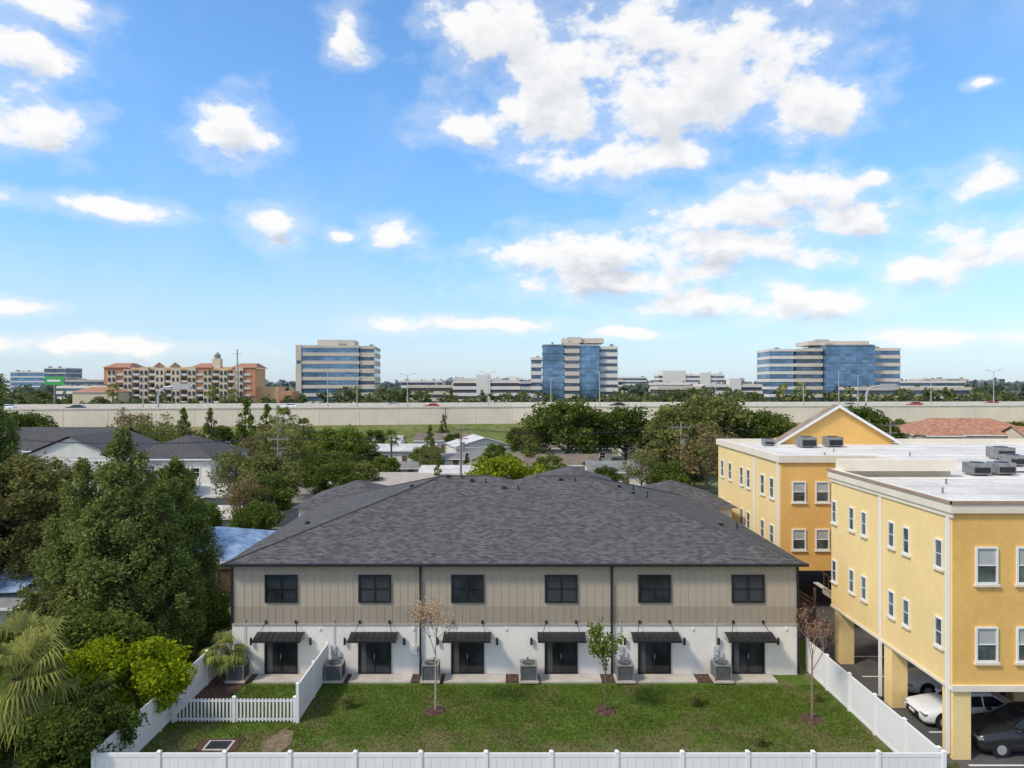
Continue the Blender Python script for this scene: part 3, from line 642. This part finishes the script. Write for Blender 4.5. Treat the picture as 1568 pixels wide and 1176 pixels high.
# ------------------------------------------------------------ houses
def house(name,X,Y,w,d,h,rh,wm,rm,rot=0,gable=True,ax='x',ov=.4):
    o=O(name,(X,Y,0),R(rot)); W=o.p('walls',wm); W.box(-w/2,w/2,-d/2,d/2,0,h); r=o.p('roof',rm); A,B=w/2+ov,d/2+ov; z=h-.02
    if gable:
        if ax=='x':
            r.poly([(-A,-B,z),(A,-B,z),(A,0,z+rh),(-A,0,z+rh)]); r.poly([(A,B,z),(-A,B,z),(-A,0,z+rh),(A,0,z+rh)])
            for s in(-1,1): W.poly([(s*w/2,-d/2,h),(s*w/2,d/2,h),(s*w/2,0,h+rh*.93)])
        else:
            r.poly([(-A,-B,z),(0,-B,z+rh),(0,B,z+rh),(-A,B,z)]); r.poly([(A,-B,z),(A,B,z),(0,B,z+rh),(0,-B,z+rh)])
            for s in(-1,1): W.poly([(-w/2,s*d/2,h),(w/2,s*d/2,h),(0,s*d/2,h+rh*.93)])
    elif rh<.3: r.box(-A,A,-B,B,h,h+.2)
    else:
        q=min(A,B); P=(-A+q,-B+q,z+rh); Q=(A-q,B-q,z+rh)
        if A>=B: r.poly([(-A,-B,z),(A,-B,z),Q,P]); r.poly([(A,B,z),(-A,B,z),P,Q]); r.poly([(-A,B,z),(-A,-B,z),P]); r.poly([(A,-B,z),(A,B,z),Q])
        else: r.poly([(-A,-B,z),(A,-B,z),P]); r.poly([(A,B,z),(-A,B,z),Q]); r.poly([(-A,B,z),(-A,-B,z),P,Q]); r.poly([(A,-B,z),(A,B,z),Q,P])
    o.p('fascia',white).box(-A,A,-B-.03,-B,z-.18,z-.01)
    nf=2 if h>4.5 else 1; n=max(2,int(w/3.2))
    for fl in range(nf):
        for i in range(n):
            x=-w/2+w*(i+.5)/n; zz=1+fl*2.9
            if fl==0 and i==n//2: o.p('door',wood).box(x-.45,x+.45,-d/2-.05,-d/2-.003,.02,2.05)
            else: o.win('-y',-d/2,x-.6,x+.6,zz,min(zz+1.2,h-.15),white,dkglass,0,1,.08,.06)
        for i in range(max(1,int(d/4))):
            y=-d/2+d*(i+.5)/max(1,int(d/4)); s='+x' if X<0 else '-x'; o.win(s,w/2 if X<0 else -w/2,y-.5,y+.5,1+fl*2.9,min(2.2+fl*2.9,h-.15),white,dkglass,0,1,.08,.06)
    o.done()
wallw=mat('house_white',(.70,.67,.62),.85,.08,.5,streak=.15); wallb=mat('house_beige',(.52,.46,.36),.85,.1,.5,streak=.15); wallg=mat('house_grey',(.38,.38,.36),.85,.1,.5)
rw=mat('white_metal_roof',(.60,.57,.53),.6,.15,.4,streak=.25); rg=mat('grey_roof',(.22,.215,.21),.9,.2,.8); rb=mat('brown_roof',(.2,.155,.12),.9,.2,.8); tarp=mat('blue_tarp',(.24,.34,.50),.5,.4,.9,.6,3)
house('white_two_storey_house',-51,88,12,12,6.6,2.6,wallw,dkroof,0,True,'y'); house('white_two_storey_house',-60,96,16,12,6.8,2.6,wallw,dkroof,0,True,'x'); house('white_two_storey_house',-42,92,11,12,6.2,2.4,wallw,dkroof,0,False)
house('beige_house',-22.7,55,9,9,2.7,1.5,wallb,tarp,0,False); house('tarp_roof_house',-34,44.5,11,10,2.7,1.6,wallb,rg,8,True,'x'); house('tarp_roof_house',-26.5,43.5,7,6,2.5,1.0,wallb,tarp,-5,True,'x')
b=MB(); 
for k_ in range(3): b.poly([(-37+3.2*k_,40.5,2.92),(-34.6+3.2*k_,40.6,3.06),(-34.2+3.2*k_,43.4,4.0),(-36.8+3.2*k_,43.6,4.05)])
obj('blue_roof_tarp',b.mesh('blue_roof_tarp',tarp),(0,0,.25))
house('low_house',-14,92,18,12,2.8,.15,wallb,mat('gravel_roof',(.44,.38,.31),.95,.15,1),0,False)
house('low_house',-6.5,101,12,9,2.8,.9,wallw,rw,0,True); house('low_house',-34,84,14,8,2.6,.9,wallw,rw,12,True); house('low_house',-30,70.5,7,5,2.5,.7,wallw,rw,0,True); house('low_house',-37,76,8,6,2.5,.7,wallw,rw,-8,True)
house('white_bungalow',-21.5,135,14,9,3.0,.9,wallw,rw,0,True); house('white_bungalow',-6.5,140,11,10,3.3,1.7,wallw,rw,15,True,'y'); house('white_bungalow',-15,158,12,8,3,1.3,wallw,rb,0,True)
house('grey_bungalow',-47,122,12,9,3,1.3,wallg,rg,0,False); house('grey_bungalow',7,112,12,9,3,1.2,wallb,rb,0,True); house('grey_bungalow',16,104,10,8,2.9,1.1,wallw,rg,0,True)
house('grey_bungalow',12,140,14,9,3,1.3,wallg,rb,0,True); house('grey_bungalow',-70,120,14,9,3,1.3,wallb,rb,0,False); house('grey_bungalow',-62,150,14,9,3,1.3,wallw,rg,0,True); house('grey_bungalow',30,150,14,9,3,1.3,wallb,rg,0,True)
house('garden_shed',-17,112,4,3.5,2.2,.8,wallg,rg,10,True); house('garden_shed',-27.5,100,4,3,2.2,.7,wallw,rw,0,True); house('garden_shed',1,121,4,3.5,2.2,.8,wallb,rb,0,True); house('garden_shed',-11,125,5,3.5,2.3,.8,wallw,rg,0,True); house('grey_bungalow',-30,152,13,8,3,1.2,wallw,rw,0,True)
hcr=mat('house_cream',(.6,.52,.4))
house('terracotta_roof_house',82,130,22,12,6.4,2.6,hcr,terra,-6,False); house('terracotta_roof_house',94,122,16,10,5.6,2.4,hcr,terra,0,True,'x')
house('terracotta_roof_house',74,126,6,9,6.4,1.4,hcr,terra,0,False)
def pole(x,y,h,arm=True):
    o=O('utility_pole',(x,y,0)); p=o.p('pole',polewood); p.cyl((0,0,0),(0,0,h),.16,.11,8)
    if arm:
        c=o.p('crossarm',polewood); c.box(-1.2,1.2,-.06,.06,h-.6,h-.46); c.box(-.9,.9,-.05,.05,h-1.6,h-1.48)
        i=o.p('insulators',greymet)
        for q in(-1.1,-.5,.5,1.1): i.cyl((q,0,h-.46),(q,0,h-.25),.05,n=6)
        i.cyl((.3,0,h-2.9),(.3,0,h-2.0),.2,n=10)
    o.done()
PL=[(-38,115,10),(-26,79,9.6),(-6.4,89,9.9),(21.2,89,10.3),(49,92,10.4),(-60,80,9.6),(-16.5,176,9.5)]
for q in PL: pole(*q)
wm=MB()
def wire(a_,b_,sag=.8):
    pts=[(a_[0]+(b_[0]-a_[0])*t,a_[1]+(b_[1]-a_[1])*t,a_[2]+(b_[2]-a_[2])*t-sag*4*t*(1-t)) for t in [i/8 for i in range(9)]]
    for p,q in zip(pts,pts[1:]): wm.cyl(p,q,.018,n=3,caps=False)
seq=[PL[5],PL[1],PL[2],PL[3],PL[4]]
for p,q in zip(seq,seq[1:]):
    for dx,dz in((-1.1,-.3),(0,-.3),(1.1,-.3),(0,-2),(0,-2.4)): wire((p[0]+dx,p[1],p[2]+dz),(q[0]+dx,q[1],q[2]+dz))
obj('power_lines',wm.mesh('power_lines',black))

# ------------------------------------------------------------ highway
HP=[(-420,128),(-170,164),(0,192),(190,204),(460,208)]
def hy(x):
    for (a0,b0),(a1,b1) in zip(HP,HP[1:]):
        if x<=a1: return b0+(b1-b0)*(x-a0)/(a1-a0)
    return HP[-1][1]
hw=O('highway'); wallm=mat('highway_wall',(.80,.69,.54),.9,.07,.15,streak=.15)
wl=hw.p('barrier_wall',wallm); dk=hw.p('deck',mat('highway_pavement',(.3,.3,.29),.9,.1,.1)); emb=hw.p('embankment',embm); cp=hw.p('coping',mat('wall_coping',(.76,.68,.56))); ps=hw.p('pilasters',wallm); mk=hw.p('lane_markings',white)
xs=list(np.arange(-420,461,10.))
for x0,x1 in zip(xs,xs[1:]):
    y0,y1=hy(x0),hy(x1)
    wl.poly([(x0,y0,4.3),(x1,y1,4.3),(x1,y1,9.3),(x0,y0,9.3)]); wl.poly([(x0,y0+.4,8.3),(x1,y1+.4,8.3),(x1,y1+.4,9.3),(x0,y0+.4,9.3)])
    cp.poly([(x0,y0-.15,9.3),(x1,y1-.15,9.3),(x1,y1+.5,9.3),(x0,y0+.5,9.3)]); cp.poly([(x0,y0-.15,8.95),(x1,y1-.15,8.95),(x1,y1-.15,9.3),(x0,y0-.15,9.3)])
    ps.box(x0-.08,x0+.08,y0-.05,y0+.1,4.2,8.94)
    dk.poly([(x0,y0+.4,8.4),(x1,y1+.4,8.4),(x1,y1+38,8.4),(x0,y0+38,8.4)])
    emb.poly([(x0,y0-20,.03),(x1,y1-20,.03),(x1,y1-6,3.3),(x0,y0-6,3.3)]); emb.poly([(x0,y0-6,3.3),(x1,y1-6,3.3),(x1,y1+.02,4.5),(x0,y0+.02,4.5)]); emb.poly([(x0,y0+38,8.39),(x1,y1+38,8.39),(x1,y1+62,.02),(x0,y0+62,.02)])
    for off in (4,8,12,20,24,28):
        mk.poly([(x0,y0+off,8.41),(x0+4,y0+off+(y1-y0)*.4,8.41),(x0+4,y0+off+.15+(y1-y0)*.4,8.41),(x0,y0+off+.15,8.41)])
    cp.poly([(x0,y0+38,8.4),(x1,y1+38,8.4),(x1,y1+38,9.3),(x0,y0+38,9.3)]); cp.poly([(x0,y0+17,8.4),(x1,y1+17,8.4),(x1,y1+17,9.35),(x0,y0+17,9.35)])
hw.done()
sheet('grass_verge',[(150,250),(700,250),(700,330),(150,330)],embm,.3)
def lamp(x,y,h,z=8.4):
    o=O('highway_lamp',(x,y,z)); p=o.p('pole',galv); p.cyl((0,0,0),(0,0,h),.14,.09,8); p.cyl((0,0,h-.1),(1.9,0,h+.4),.05,n=5); p.cyl((0,0,h-.1),(-1.9,0,h+.4),.05,n=5)
    l=o.p('luminaires',greymet); l.box(1.6,2.4,-.2,.2,h+.35,h+.45); l.box(-2.4,-1.6,-.2,.2,h+.35,h+.45); o.done()
for x in (-150,-100,-52,-44,-30,-7,11.5,26,61,88,99,105,128,148,180): lamp(x,hy(x)+17,float(rng.uniform(8,11.5)))
o=O('transmission_tower',(-116,300,0)); o.p('mast',galv).cyl((0,0,0),(0,0,30),.6,.3,8); o.p('crossarm',galv).cyl((-2,0,28),(2,0,28),.12,n=6); o.done()
def gantry(x,s=1):
    o=O('highway_sign_gantry',(x,hy(x)+10,8.4)); p=o.p('arch',galv); pts=[(0,0,0),(0,0,3.6),(.5*s,0,5.0),(1.8*s,0,5.9),(4*s,0,6.2),(9*s,0,6.3)]
    for a_,b_ in zip(pts,pts[1:]): p.cyl(a_,b_,.3,n=8)
    g=o.p('sign_panel',galv); g.box(4*s,8.6*s,-.3,-.2,5.4,6.9) ; o.done()
gantry(-93,1); gantry(104,1)
for x,l,pt in ((-22,5,pr),(-60,9,pw),(-35,21,pg),(30,9,pk),(96,5,pg),(150,21,pr),(-110,5,pk),(-130,12,pw),(60,5,pb),(118,9,pr),(163,9,pw)):
    o=O('highway_car',(x,hy(x)+l,8.42),0.08); car_parts(o,4.6,1.84,1.55,True,pt); o.done()

# ------------------------------------------------------------ city buildings
def bands(o,x0,x1,y0,y1,z0,z1,n,bm,gm,frac=.45,piers=0,pfx=''):
    o.p(pfx+'glazing',gm).box(x0+.3,x1-.3,y0+.3,y1-.3,z0,z1-.05); s=o.p(pfx+'spandrels',bm); fh=(z1-z0)/n
    for i in range(n+1):
        t=z0+i*fh; s.box(x0,x1,y0,y1,t-fh*frac*.5 if i else t,min(t+fh*frac*.5,z1+.4))
    o.p('roof_slab',beige).box(x0+.5,x1-.5,y0+.5,y1-.5,z1+.401,z1+.6)
    if x1-x0<6: return
    rt=o.p('rooftop_equipment',greymet)
    for i in range(max(1,int((x1-x0)/9))):
        x=float(rng.uniform(x0+1.5,x1-3)); rt.box(x,x+float(rng.uniform(1,2)),y0+3+i*.1,y0+6,z1+.601,z1+float(rng.uniform(1.2,2.0)))
o=O('glass_office_tower',(-101,415,0),R(5)) 
bands(o,-21,13.5,-15,18,0,36.5,8,beige,tglass,.42); bands(o,13.55,22,-14,20,0,36.3,8,beige,dglass,.55,pfx='wing_'); bands(o,-21.5,-18.5,-15.5,-10,0,36.6,2,beige,dglass,.9,pfx='pier_')
o.p('penthouse',beige).box(-11,10,-8,10,37.2,40.5); o.p('lobby',beige).box(-24,-21.6,-14,10,0,5); o.done()
o=O('glass_office_tower',(36,415,0),R(-2))
bands(o,-25,-18.6,-11,14,0,30,7,whpre,dglass,.5,pfx='left_wing_'); bands(o,-18.5,-6,-15,15,0,37,9,tglass,tglass,.12)
bands(o,-5.9,2.5,-16,15,0,38,9,beige,dglass,.55,pfx='core_'); bands(o,2.6,14,-15,15,0,36.5,9,tglass,tglass,.12,pfx='right_'); bands(o,14.1,24.5,-12,15,0,36,9,whpre,dglass,.55,pfx='end_')
o.p('penthouse',beige).box(-7,17,-6,10,38.7,41.5); o.p('penthouse_core',beige).box(-4,4,-9,-6.1,38.7,42); o.done()
o=O('glass_office_tower',(182,410,0),R(-3))
bands(o,-36,-22,-10,15,0,34.5,8,whpre,tglass,.38); bands(o,-21.9,-7,-12,15,0,34.5,8,beige,dglass,.45,pfx='mid_'); bands(o,-6.9,20,-16,15,0,36.5,8,tglass,tglass,.1,pfx='blue_'); bands(o,20.1,36,-11,15,0,34.8,8,beige,tglass,.45,pfx='right_')
o.p('penthouse',beige).box(-14,20,-8,12,37.2,39.5); o.p('penthouse_core',beige).box(-10,-2,-8.1,-4,39.51,40.5); o.done()
gd=mat('garage_dark',(.07,.07,.075))
o=O('parking_garage',(-13,372,0)); bands(o,-17,17,-12,15,0,16.5,5,whpre,gd,.5); o.p('stair_tower',whpre).box(-5,2,-12.4,-8,0,20); o.p('stair_tower_b',whpre).box(10,15,-6,0,0,19); o.done()
o=O('parking_garage',(-42,385,0)); bands(o,-14,12,-10,12,0,14,4,beige,gd,.5); o.done()
o=O('parking_garage',(112,370,0)); bands(o,-15,15,-10,12,0,14.5,4,whpre,gd,.5); o.p('stair_tower',whpre).box(-2,4,-10.5,-5,0,18); o.done()
o=O('parking_garage',(88,365,0)); bands(o,-15,8,-10,12,0,13.5,3,beige,gd,.5); o.done()
o=O('low_office_building',(210,380,0)); bands(o,-30,30,-10,12,0,13,3,beige,dglass,.5); o.done()
o=O('low_office_building',(-20,600,0)); bands(o,-30,30,-10,12,0,19.5,5,whpre,dglass,.5); o.done()
o=O('hospital_building',(170,700,0)); bands(o,-28,36,-12,12,0,24,6,whpre,dglass,.55); o.p('tower',whpre).box(-24,-2,-13,10,0,28); o.p('tower_b',whpre).box(12,22,-13,10,0,26); o.done()
o=O('low_office_building',(128,760,0)); bands(o,-16,14,-10,12,0,22,6,whpre,dglass,.5); o.done()
for i,(x,y,w_,h_) in enumerate(((-250,430,22,13.5),(-205,520,18,17),(-70,560,16,17.5),(-150,620,22,18.5),(5,480,14,16.5),(70,560,18,18),(300,520,26,17),(360,600,20,19),(250,640,16,18),(-330,560,22,18),(95,430,12,15.5),(410,480,20,15.5))):
    o=O('low_office_building',(x,y,0),R((i%5-2)*6)); bands(o,-w_,w_,-9,10,0,h_,4,(whpre,beige)[i%2],dglass,.5); o.done()
o=O('distant_office_building',(-438,660,0)); bands(o,-20,22,-12,12,0,26,6,whpre,tglass,.25); o.done()
o=O('distant_office_building',(-412,640,0)); bands(o,-2,18,-12,12,0,29,7,whpre,dglass,.2,pfx='b_'); o.done()
o=O('distant_office_building',(-480,690,0)); bands(o,-20,12,-12,12,0,19,5,whpre,dglass,.5); o.done()
hot=mat('hotel_orange',(.66,.42,.22),.9,.08,.1); hoc=mat('hotel_cream',(.64,.54,.40),.9,.06,.1); hor=mat('hotel_red',(.56,.27,.16),.9,.1,.1)
o=O('hotel_building',(-142,305,0),R(4)); w=o.p('walls',hot); w.box(-31,31,0,16,0,22); 
c=o.p('bays',hoc); r=o.p('tile_roofs',terra); rr=o.p('red_walls',hor); g=o.p('windows',dkglass); bl=o.p('balconies',whpre)
rr.box(-31.5,-22,-1,-.01,15,22.3); rr.box(5,12,-1.2,-.01,12,22.5); rr.box(22,31.5,-1.2,-.01,10,22.3); w.box(31,40,3,16,0,14); rr.box(40,46,3,16,0,12)
for i in range(9):
    x=-28+i*6.6; c.box(x-1.7,x+1.7,-1.8,-.02,0,20.5+(i%3)*.9); 
    if i in(3,4): c.box(x-2,x+2,-2.0,-1.81,14,22.5); r.poly([(x-2.6,-2.2,22.5),(x+2.6,-2.2,22.5),(x,-2.2,24.5)])
for fl in range(7):
    z=1.5+fl*2.95
    for i in range(9):
        x=-28+i*6.6
        for q in(-.9,.9): g.box(x+q-.45,x+q+.45,-2.06,-1.79,z,z+1.7)
        g.box(x+2.3,x+4.3,-.3,-.02,z-.1,z+1.9); bl.box(x+2.0,x+4.6,-1.6,-.35,z-.5,z-.3); bl.box(x+2.0,x+4.6,-1.7,-1.6,z-.3,z+.5)
for a0,a1 in ((-32,-21),(4,13),(21,32)):
    r.poly([(a0,-1.6,22.2),(a1,-1.6,22.2),(a1-2,6,24.3),(a0+2,6,24.3)]); r.poly([(a0,-1.6,22.2),(a0+2,6,24.3),(a0+2,10,24.3),(a0,17,22.2)]); r.poly([(a1,17,22.2),(a1-2,10,24.3),(a1-2,6,24.3),(a1,-1.6,22.2)])
c.box(-31,31,15.5,16.2,22,23); c.box(12.2,15.6,2,5.4,22,26.2); o.p('cupola',greymet).cyl((13.9,3.7,26.2),(13.9,3.7,27.6),1.5,1.3,8); o.p('cupola',greymet).cyl((13.9,3.7,27.6),(13.9,3.7,29.2),1.7,.1,8)
o.done()
house('low_commercial_building',-171,296,18,10,12,2,hoc,terra,0,False)
o=O('green_billboard',(-193,300,0)); o.p('posts',greymet).cyl((0,0,0),(0,0,15),.5,n=8); o.p('panel',mat('sign_green',(.07,.38,.10),.5,.1)).box(-4,4,-.3,.3,14.8,18.4); o.p('lettering',white).box(-3,2.5,-.33,-.31,16.2,17.0); o.done()

# ------------------------------------------------------------ neighbourhood trees
oA=tree_mesh('oak_a',10,5.2,2,60,8500,.24,'round',.26,bark,LF['oak']); oB=tree_mesh('oak_b',10,5.8,1.6,80,9500,.25,'round',.23,bark,LF['oak']); oC=tree_mesh('oak_c',10,4.4,1.5,50,7000,.22,'round',.26,bark,LF['oak'])
cA=tree_mesh('cone_a',10,2.3,1.2,60,4500,.19,'cone',.3,bark,LF['mid']); spar=tree_mesh('sparse',10,4.2,2.5,60,2800,.19,'round',.25,bark,LF['bronze'],.2)
bsh=tree_mesh('bushy',10,6.5,.3,45,6500,.32,'round',.33,bark,LF['mid'])
def T(nm,me,x,y,h,lf='oak',w=1.0):
    s=h/10; obj(nm,me,(x,y,0),float(rng.uniform(0,6.28)),(s*w,s*w,s),{1:LF[lf]})
for a in [('oak_tree',oB,9.5,120,13.6,'oak',1.0),('oak_tree',oA,19.4,122,12.3,'dark'),('oak_tree',oB,33.7,124,14.6,'olive'),('oak_tree',oA,42,122,11.6,'oak'),('oak_tree',oC,21.5,98,10.2,'olive'),
 ('sparse_tree',spar,23.5,86,10.6,'bronze'),('oak_tree',oC,26,112,13,'olive'),('oak_tree',oA,14,126,11,'dark'),('oak_tree',oC,48,118,9,'mid'),('oak_tree',oA,28,96,8.5,'oak'),
 ('yellow_green_tree',oB,-.6,71,8.9,'yell',.85),('oak_tree',oA,69,142,11.6,'dark'),('oak_tree',oA,60,134,9.5,'mid'),('oak_tree',oC,2,134,8,'oak'),('oak_tree',oC,-14.5,116,5.5,'mid'),
 ('sparse_tree',spar,-30,94,10.3,'olive',1.1),('oak_tree',oB,-27,112,9.3,'mid'),('oak_tree',oC,-24.7,71,6.9,'oak'),('oak_tree',oA,-26,77,8.2,'olive'),('oak_tree',oC,-20.5,82,6.8,'oak'),('conifer_tree',cA,-45,120,12.4,'mid'),
 ('conifer_tree',cA,-42.5,123,11.5,'mid'),('conifer_tree',cA,-50,118,11,'olive'),('sparse_tree',spar,-54,108,10.8,'olive'),('sparse_tree',spar,-70,130,11,'bronze'),('oak_tree',oC,-38,80,6.5,'oak'),('oak_tree',oC,-34,64,5.5,'mid'),
 ('oak_tree',oB,-23,64,5.0,'oak',.8),('oak_tree',oC,-28.5,65,5.0,'mid'),('sparse_tree',spar,-25.5,67.5,7,'bronze',.7),('oak_tree',oA,-68,104,9.5,'mid'),('oak_tree',oA,-86,125,11,'dark'),('oak_tree',oB,-78,90,10.5,'oak'),('oak_tree',oB,-58,74,7.6,'oak'),
 ('oak_tree',oC,-48,72,7,'mid'),('oak_tree',oA,-43,60,7.4,'olive'),('oak_tree',oC,-18,101,5.5,'mid'),('oak_tree',oC,-31,132,7,'oak'),('oak_tree',oC,-38,150,6,'mid'),('oak_tree',oA,100,140,8.5,'dark'),
 ('oak_tree',oA,4,160,6,'dark'),('oak_tree',oC,-3,128,5,'mid'),('oak_tree',oB,36,140,11,'dark'),('oak_tree',oC,20,145,7,'olive'),('conifer_tree',cA,-16,165,8,'olive'),('conifer_tree',cA,-10,95,5,'mid'),('oak_tree',oC,50,100,9,'oak'),('oak_tree',oC,58,112,10,'dark'),
 ('sparse_tree',spar,-36,102,9.5,'bronze'),('oak_tree',oC,12,92,5.0,'dark'),('oak_tree',oC,-3.5,112,5,'oak'),('oak_tree',oA,-52,102,8.5,'oak'),('oak_tree',oA,-100,140,11,'oak'),('oak_tree',oC,-56,136,8,'dark'),('sparse_tree',spar,-31,80,8.5,'olive',.9),
 ('oak_tree',oB,-24,92,7.2,'oak'),('oak_tree',oC,-22,106,7,'dark'),('sparse_tree',spar,-12,104,7,'olive',.8),('conifer_tree',cA,-14,122,8,'mid'),('oak_tree',oC,-28,146,6.5,'oak'),('oak_tree',oC,-12,148,5.5,'dark'),('conifer_tree',cA,2.5,112,8.5,'olive'),('oak_tree',oA,-40,138,7,'olive'),('oak_tree',oC,-19,90,6,'olive'),
 ('oak_tree',oC,5,98,6.0,'mid'),('oak_tree',oA,52,142,10,'oak'),('oak_tree',oC,80,150,9,'olive'),('oak_tree',oC,-33,118,8,'dark'),('conifer_tree',cA,-58,126,10,'olive'),('conifer_tree',cA,-62,134,10.5,'mid'),('sparse_tree',spar,16,88,8,'olive',.8),('oak_tree',oC,18,82,7,'oak',.8)]: T(*a)
for x,y,s_ in ((-20,78,.25),(-29,88,.3),(-12,110,.25),(-24,126,.3),(1,104,.3),(8,98,.28),(14,118,.3),(-40,108,.35),(-34,120,.3),(-52,130,.35),(26,104,.4),(-9,132,.2),(-30,142,.3),(40,108,.4),(-1,118,.25),(-32,58,.22),(-28,60,.2),(-17,118,.25),(-7,108,.22),(-22,142,.22),(3,128,.3),(-13,132,.2),(-26,116,.3),(-2,94,.22)): obj('hedge_bush',bsh,(x,y,0),s_*10,s_,{1:LF[('oak','mid','olive')[int(x)%3]]})
vp=palm_mesh('palm_far',8,2.4,22,bark,LF['palm'])
for x,y,s_ in ((-38,118,1.2),(-35.5,121,1.0),(-160,285,1.6),(-120,285,1.5),(-112,286,1.4),(126,330,1.6),(134,330,1.7),(-20,118,.8)): obj('palm_tree',vp,(x,y,0),s_*3,s_)

def treeline(name,x0,x1,y0,y1,n,h0,h1,nl,ls,m):
    P=[]
    for i in range(n):
        x=rng.uniform(x0,x1);y=rng.uniform(y0,y1);h=rng.uniform(h0,h1); r=h*rng.uniform(.4,.7); k_=6
        c=np.array([x,y,0])+np.c_[rng.normal(0,r*.45,k_),rng.normal(0,r*.45,k_),h*rng.uniform(.3,.85,k_)]
        d=unit(nl); P.append(c[rng.integers(0,k_,nl)]+d*(h*.2*rng.uniform(.3,1,nl)[:,None]))
    P=np.vstack(P); P[:,2]=np.maximum(P[:,2],.2); V,F=leaves(P,ls,.7); obj(name,npmesh(name,V,F,[m]))
treeline('background_trees',-260,330,262,300,150,7,12.5,150,.9,LF['far'])
treeline('background_trees',-330,380,310,360,190,9,14.5,140,1.1,LF['far'])
treeline('background_trees',-520,520,440,560,260,10,16.5,110,1.7,leafmat('mid_distant_leaves',(.13,.18,.13),.25,(1.1,1,.9)))  # middle-distance haze painted into this leaf colour
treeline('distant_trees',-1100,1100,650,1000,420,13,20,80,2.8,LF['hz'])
treeline('distant_trees',-2600,2600,1300,2300,500,17,28,60,7,leafmat('far_haze_leaves',(.28,.36,.40),.15,(1,1,1)))  # far haze painted into the leaf colour as a pale blue-grey
treeline('embankment_shrubs',-170,190,163,172,40,1.5,3.4,110,.3,LF['mid'])
treeline('roadside_trees',-150,-48,132,147,40,4,8,300,.33,LF['olive'])
treeline('roadside_trees',-45,45,150,163,16,2.5,5,220,.3,LF['oak'])
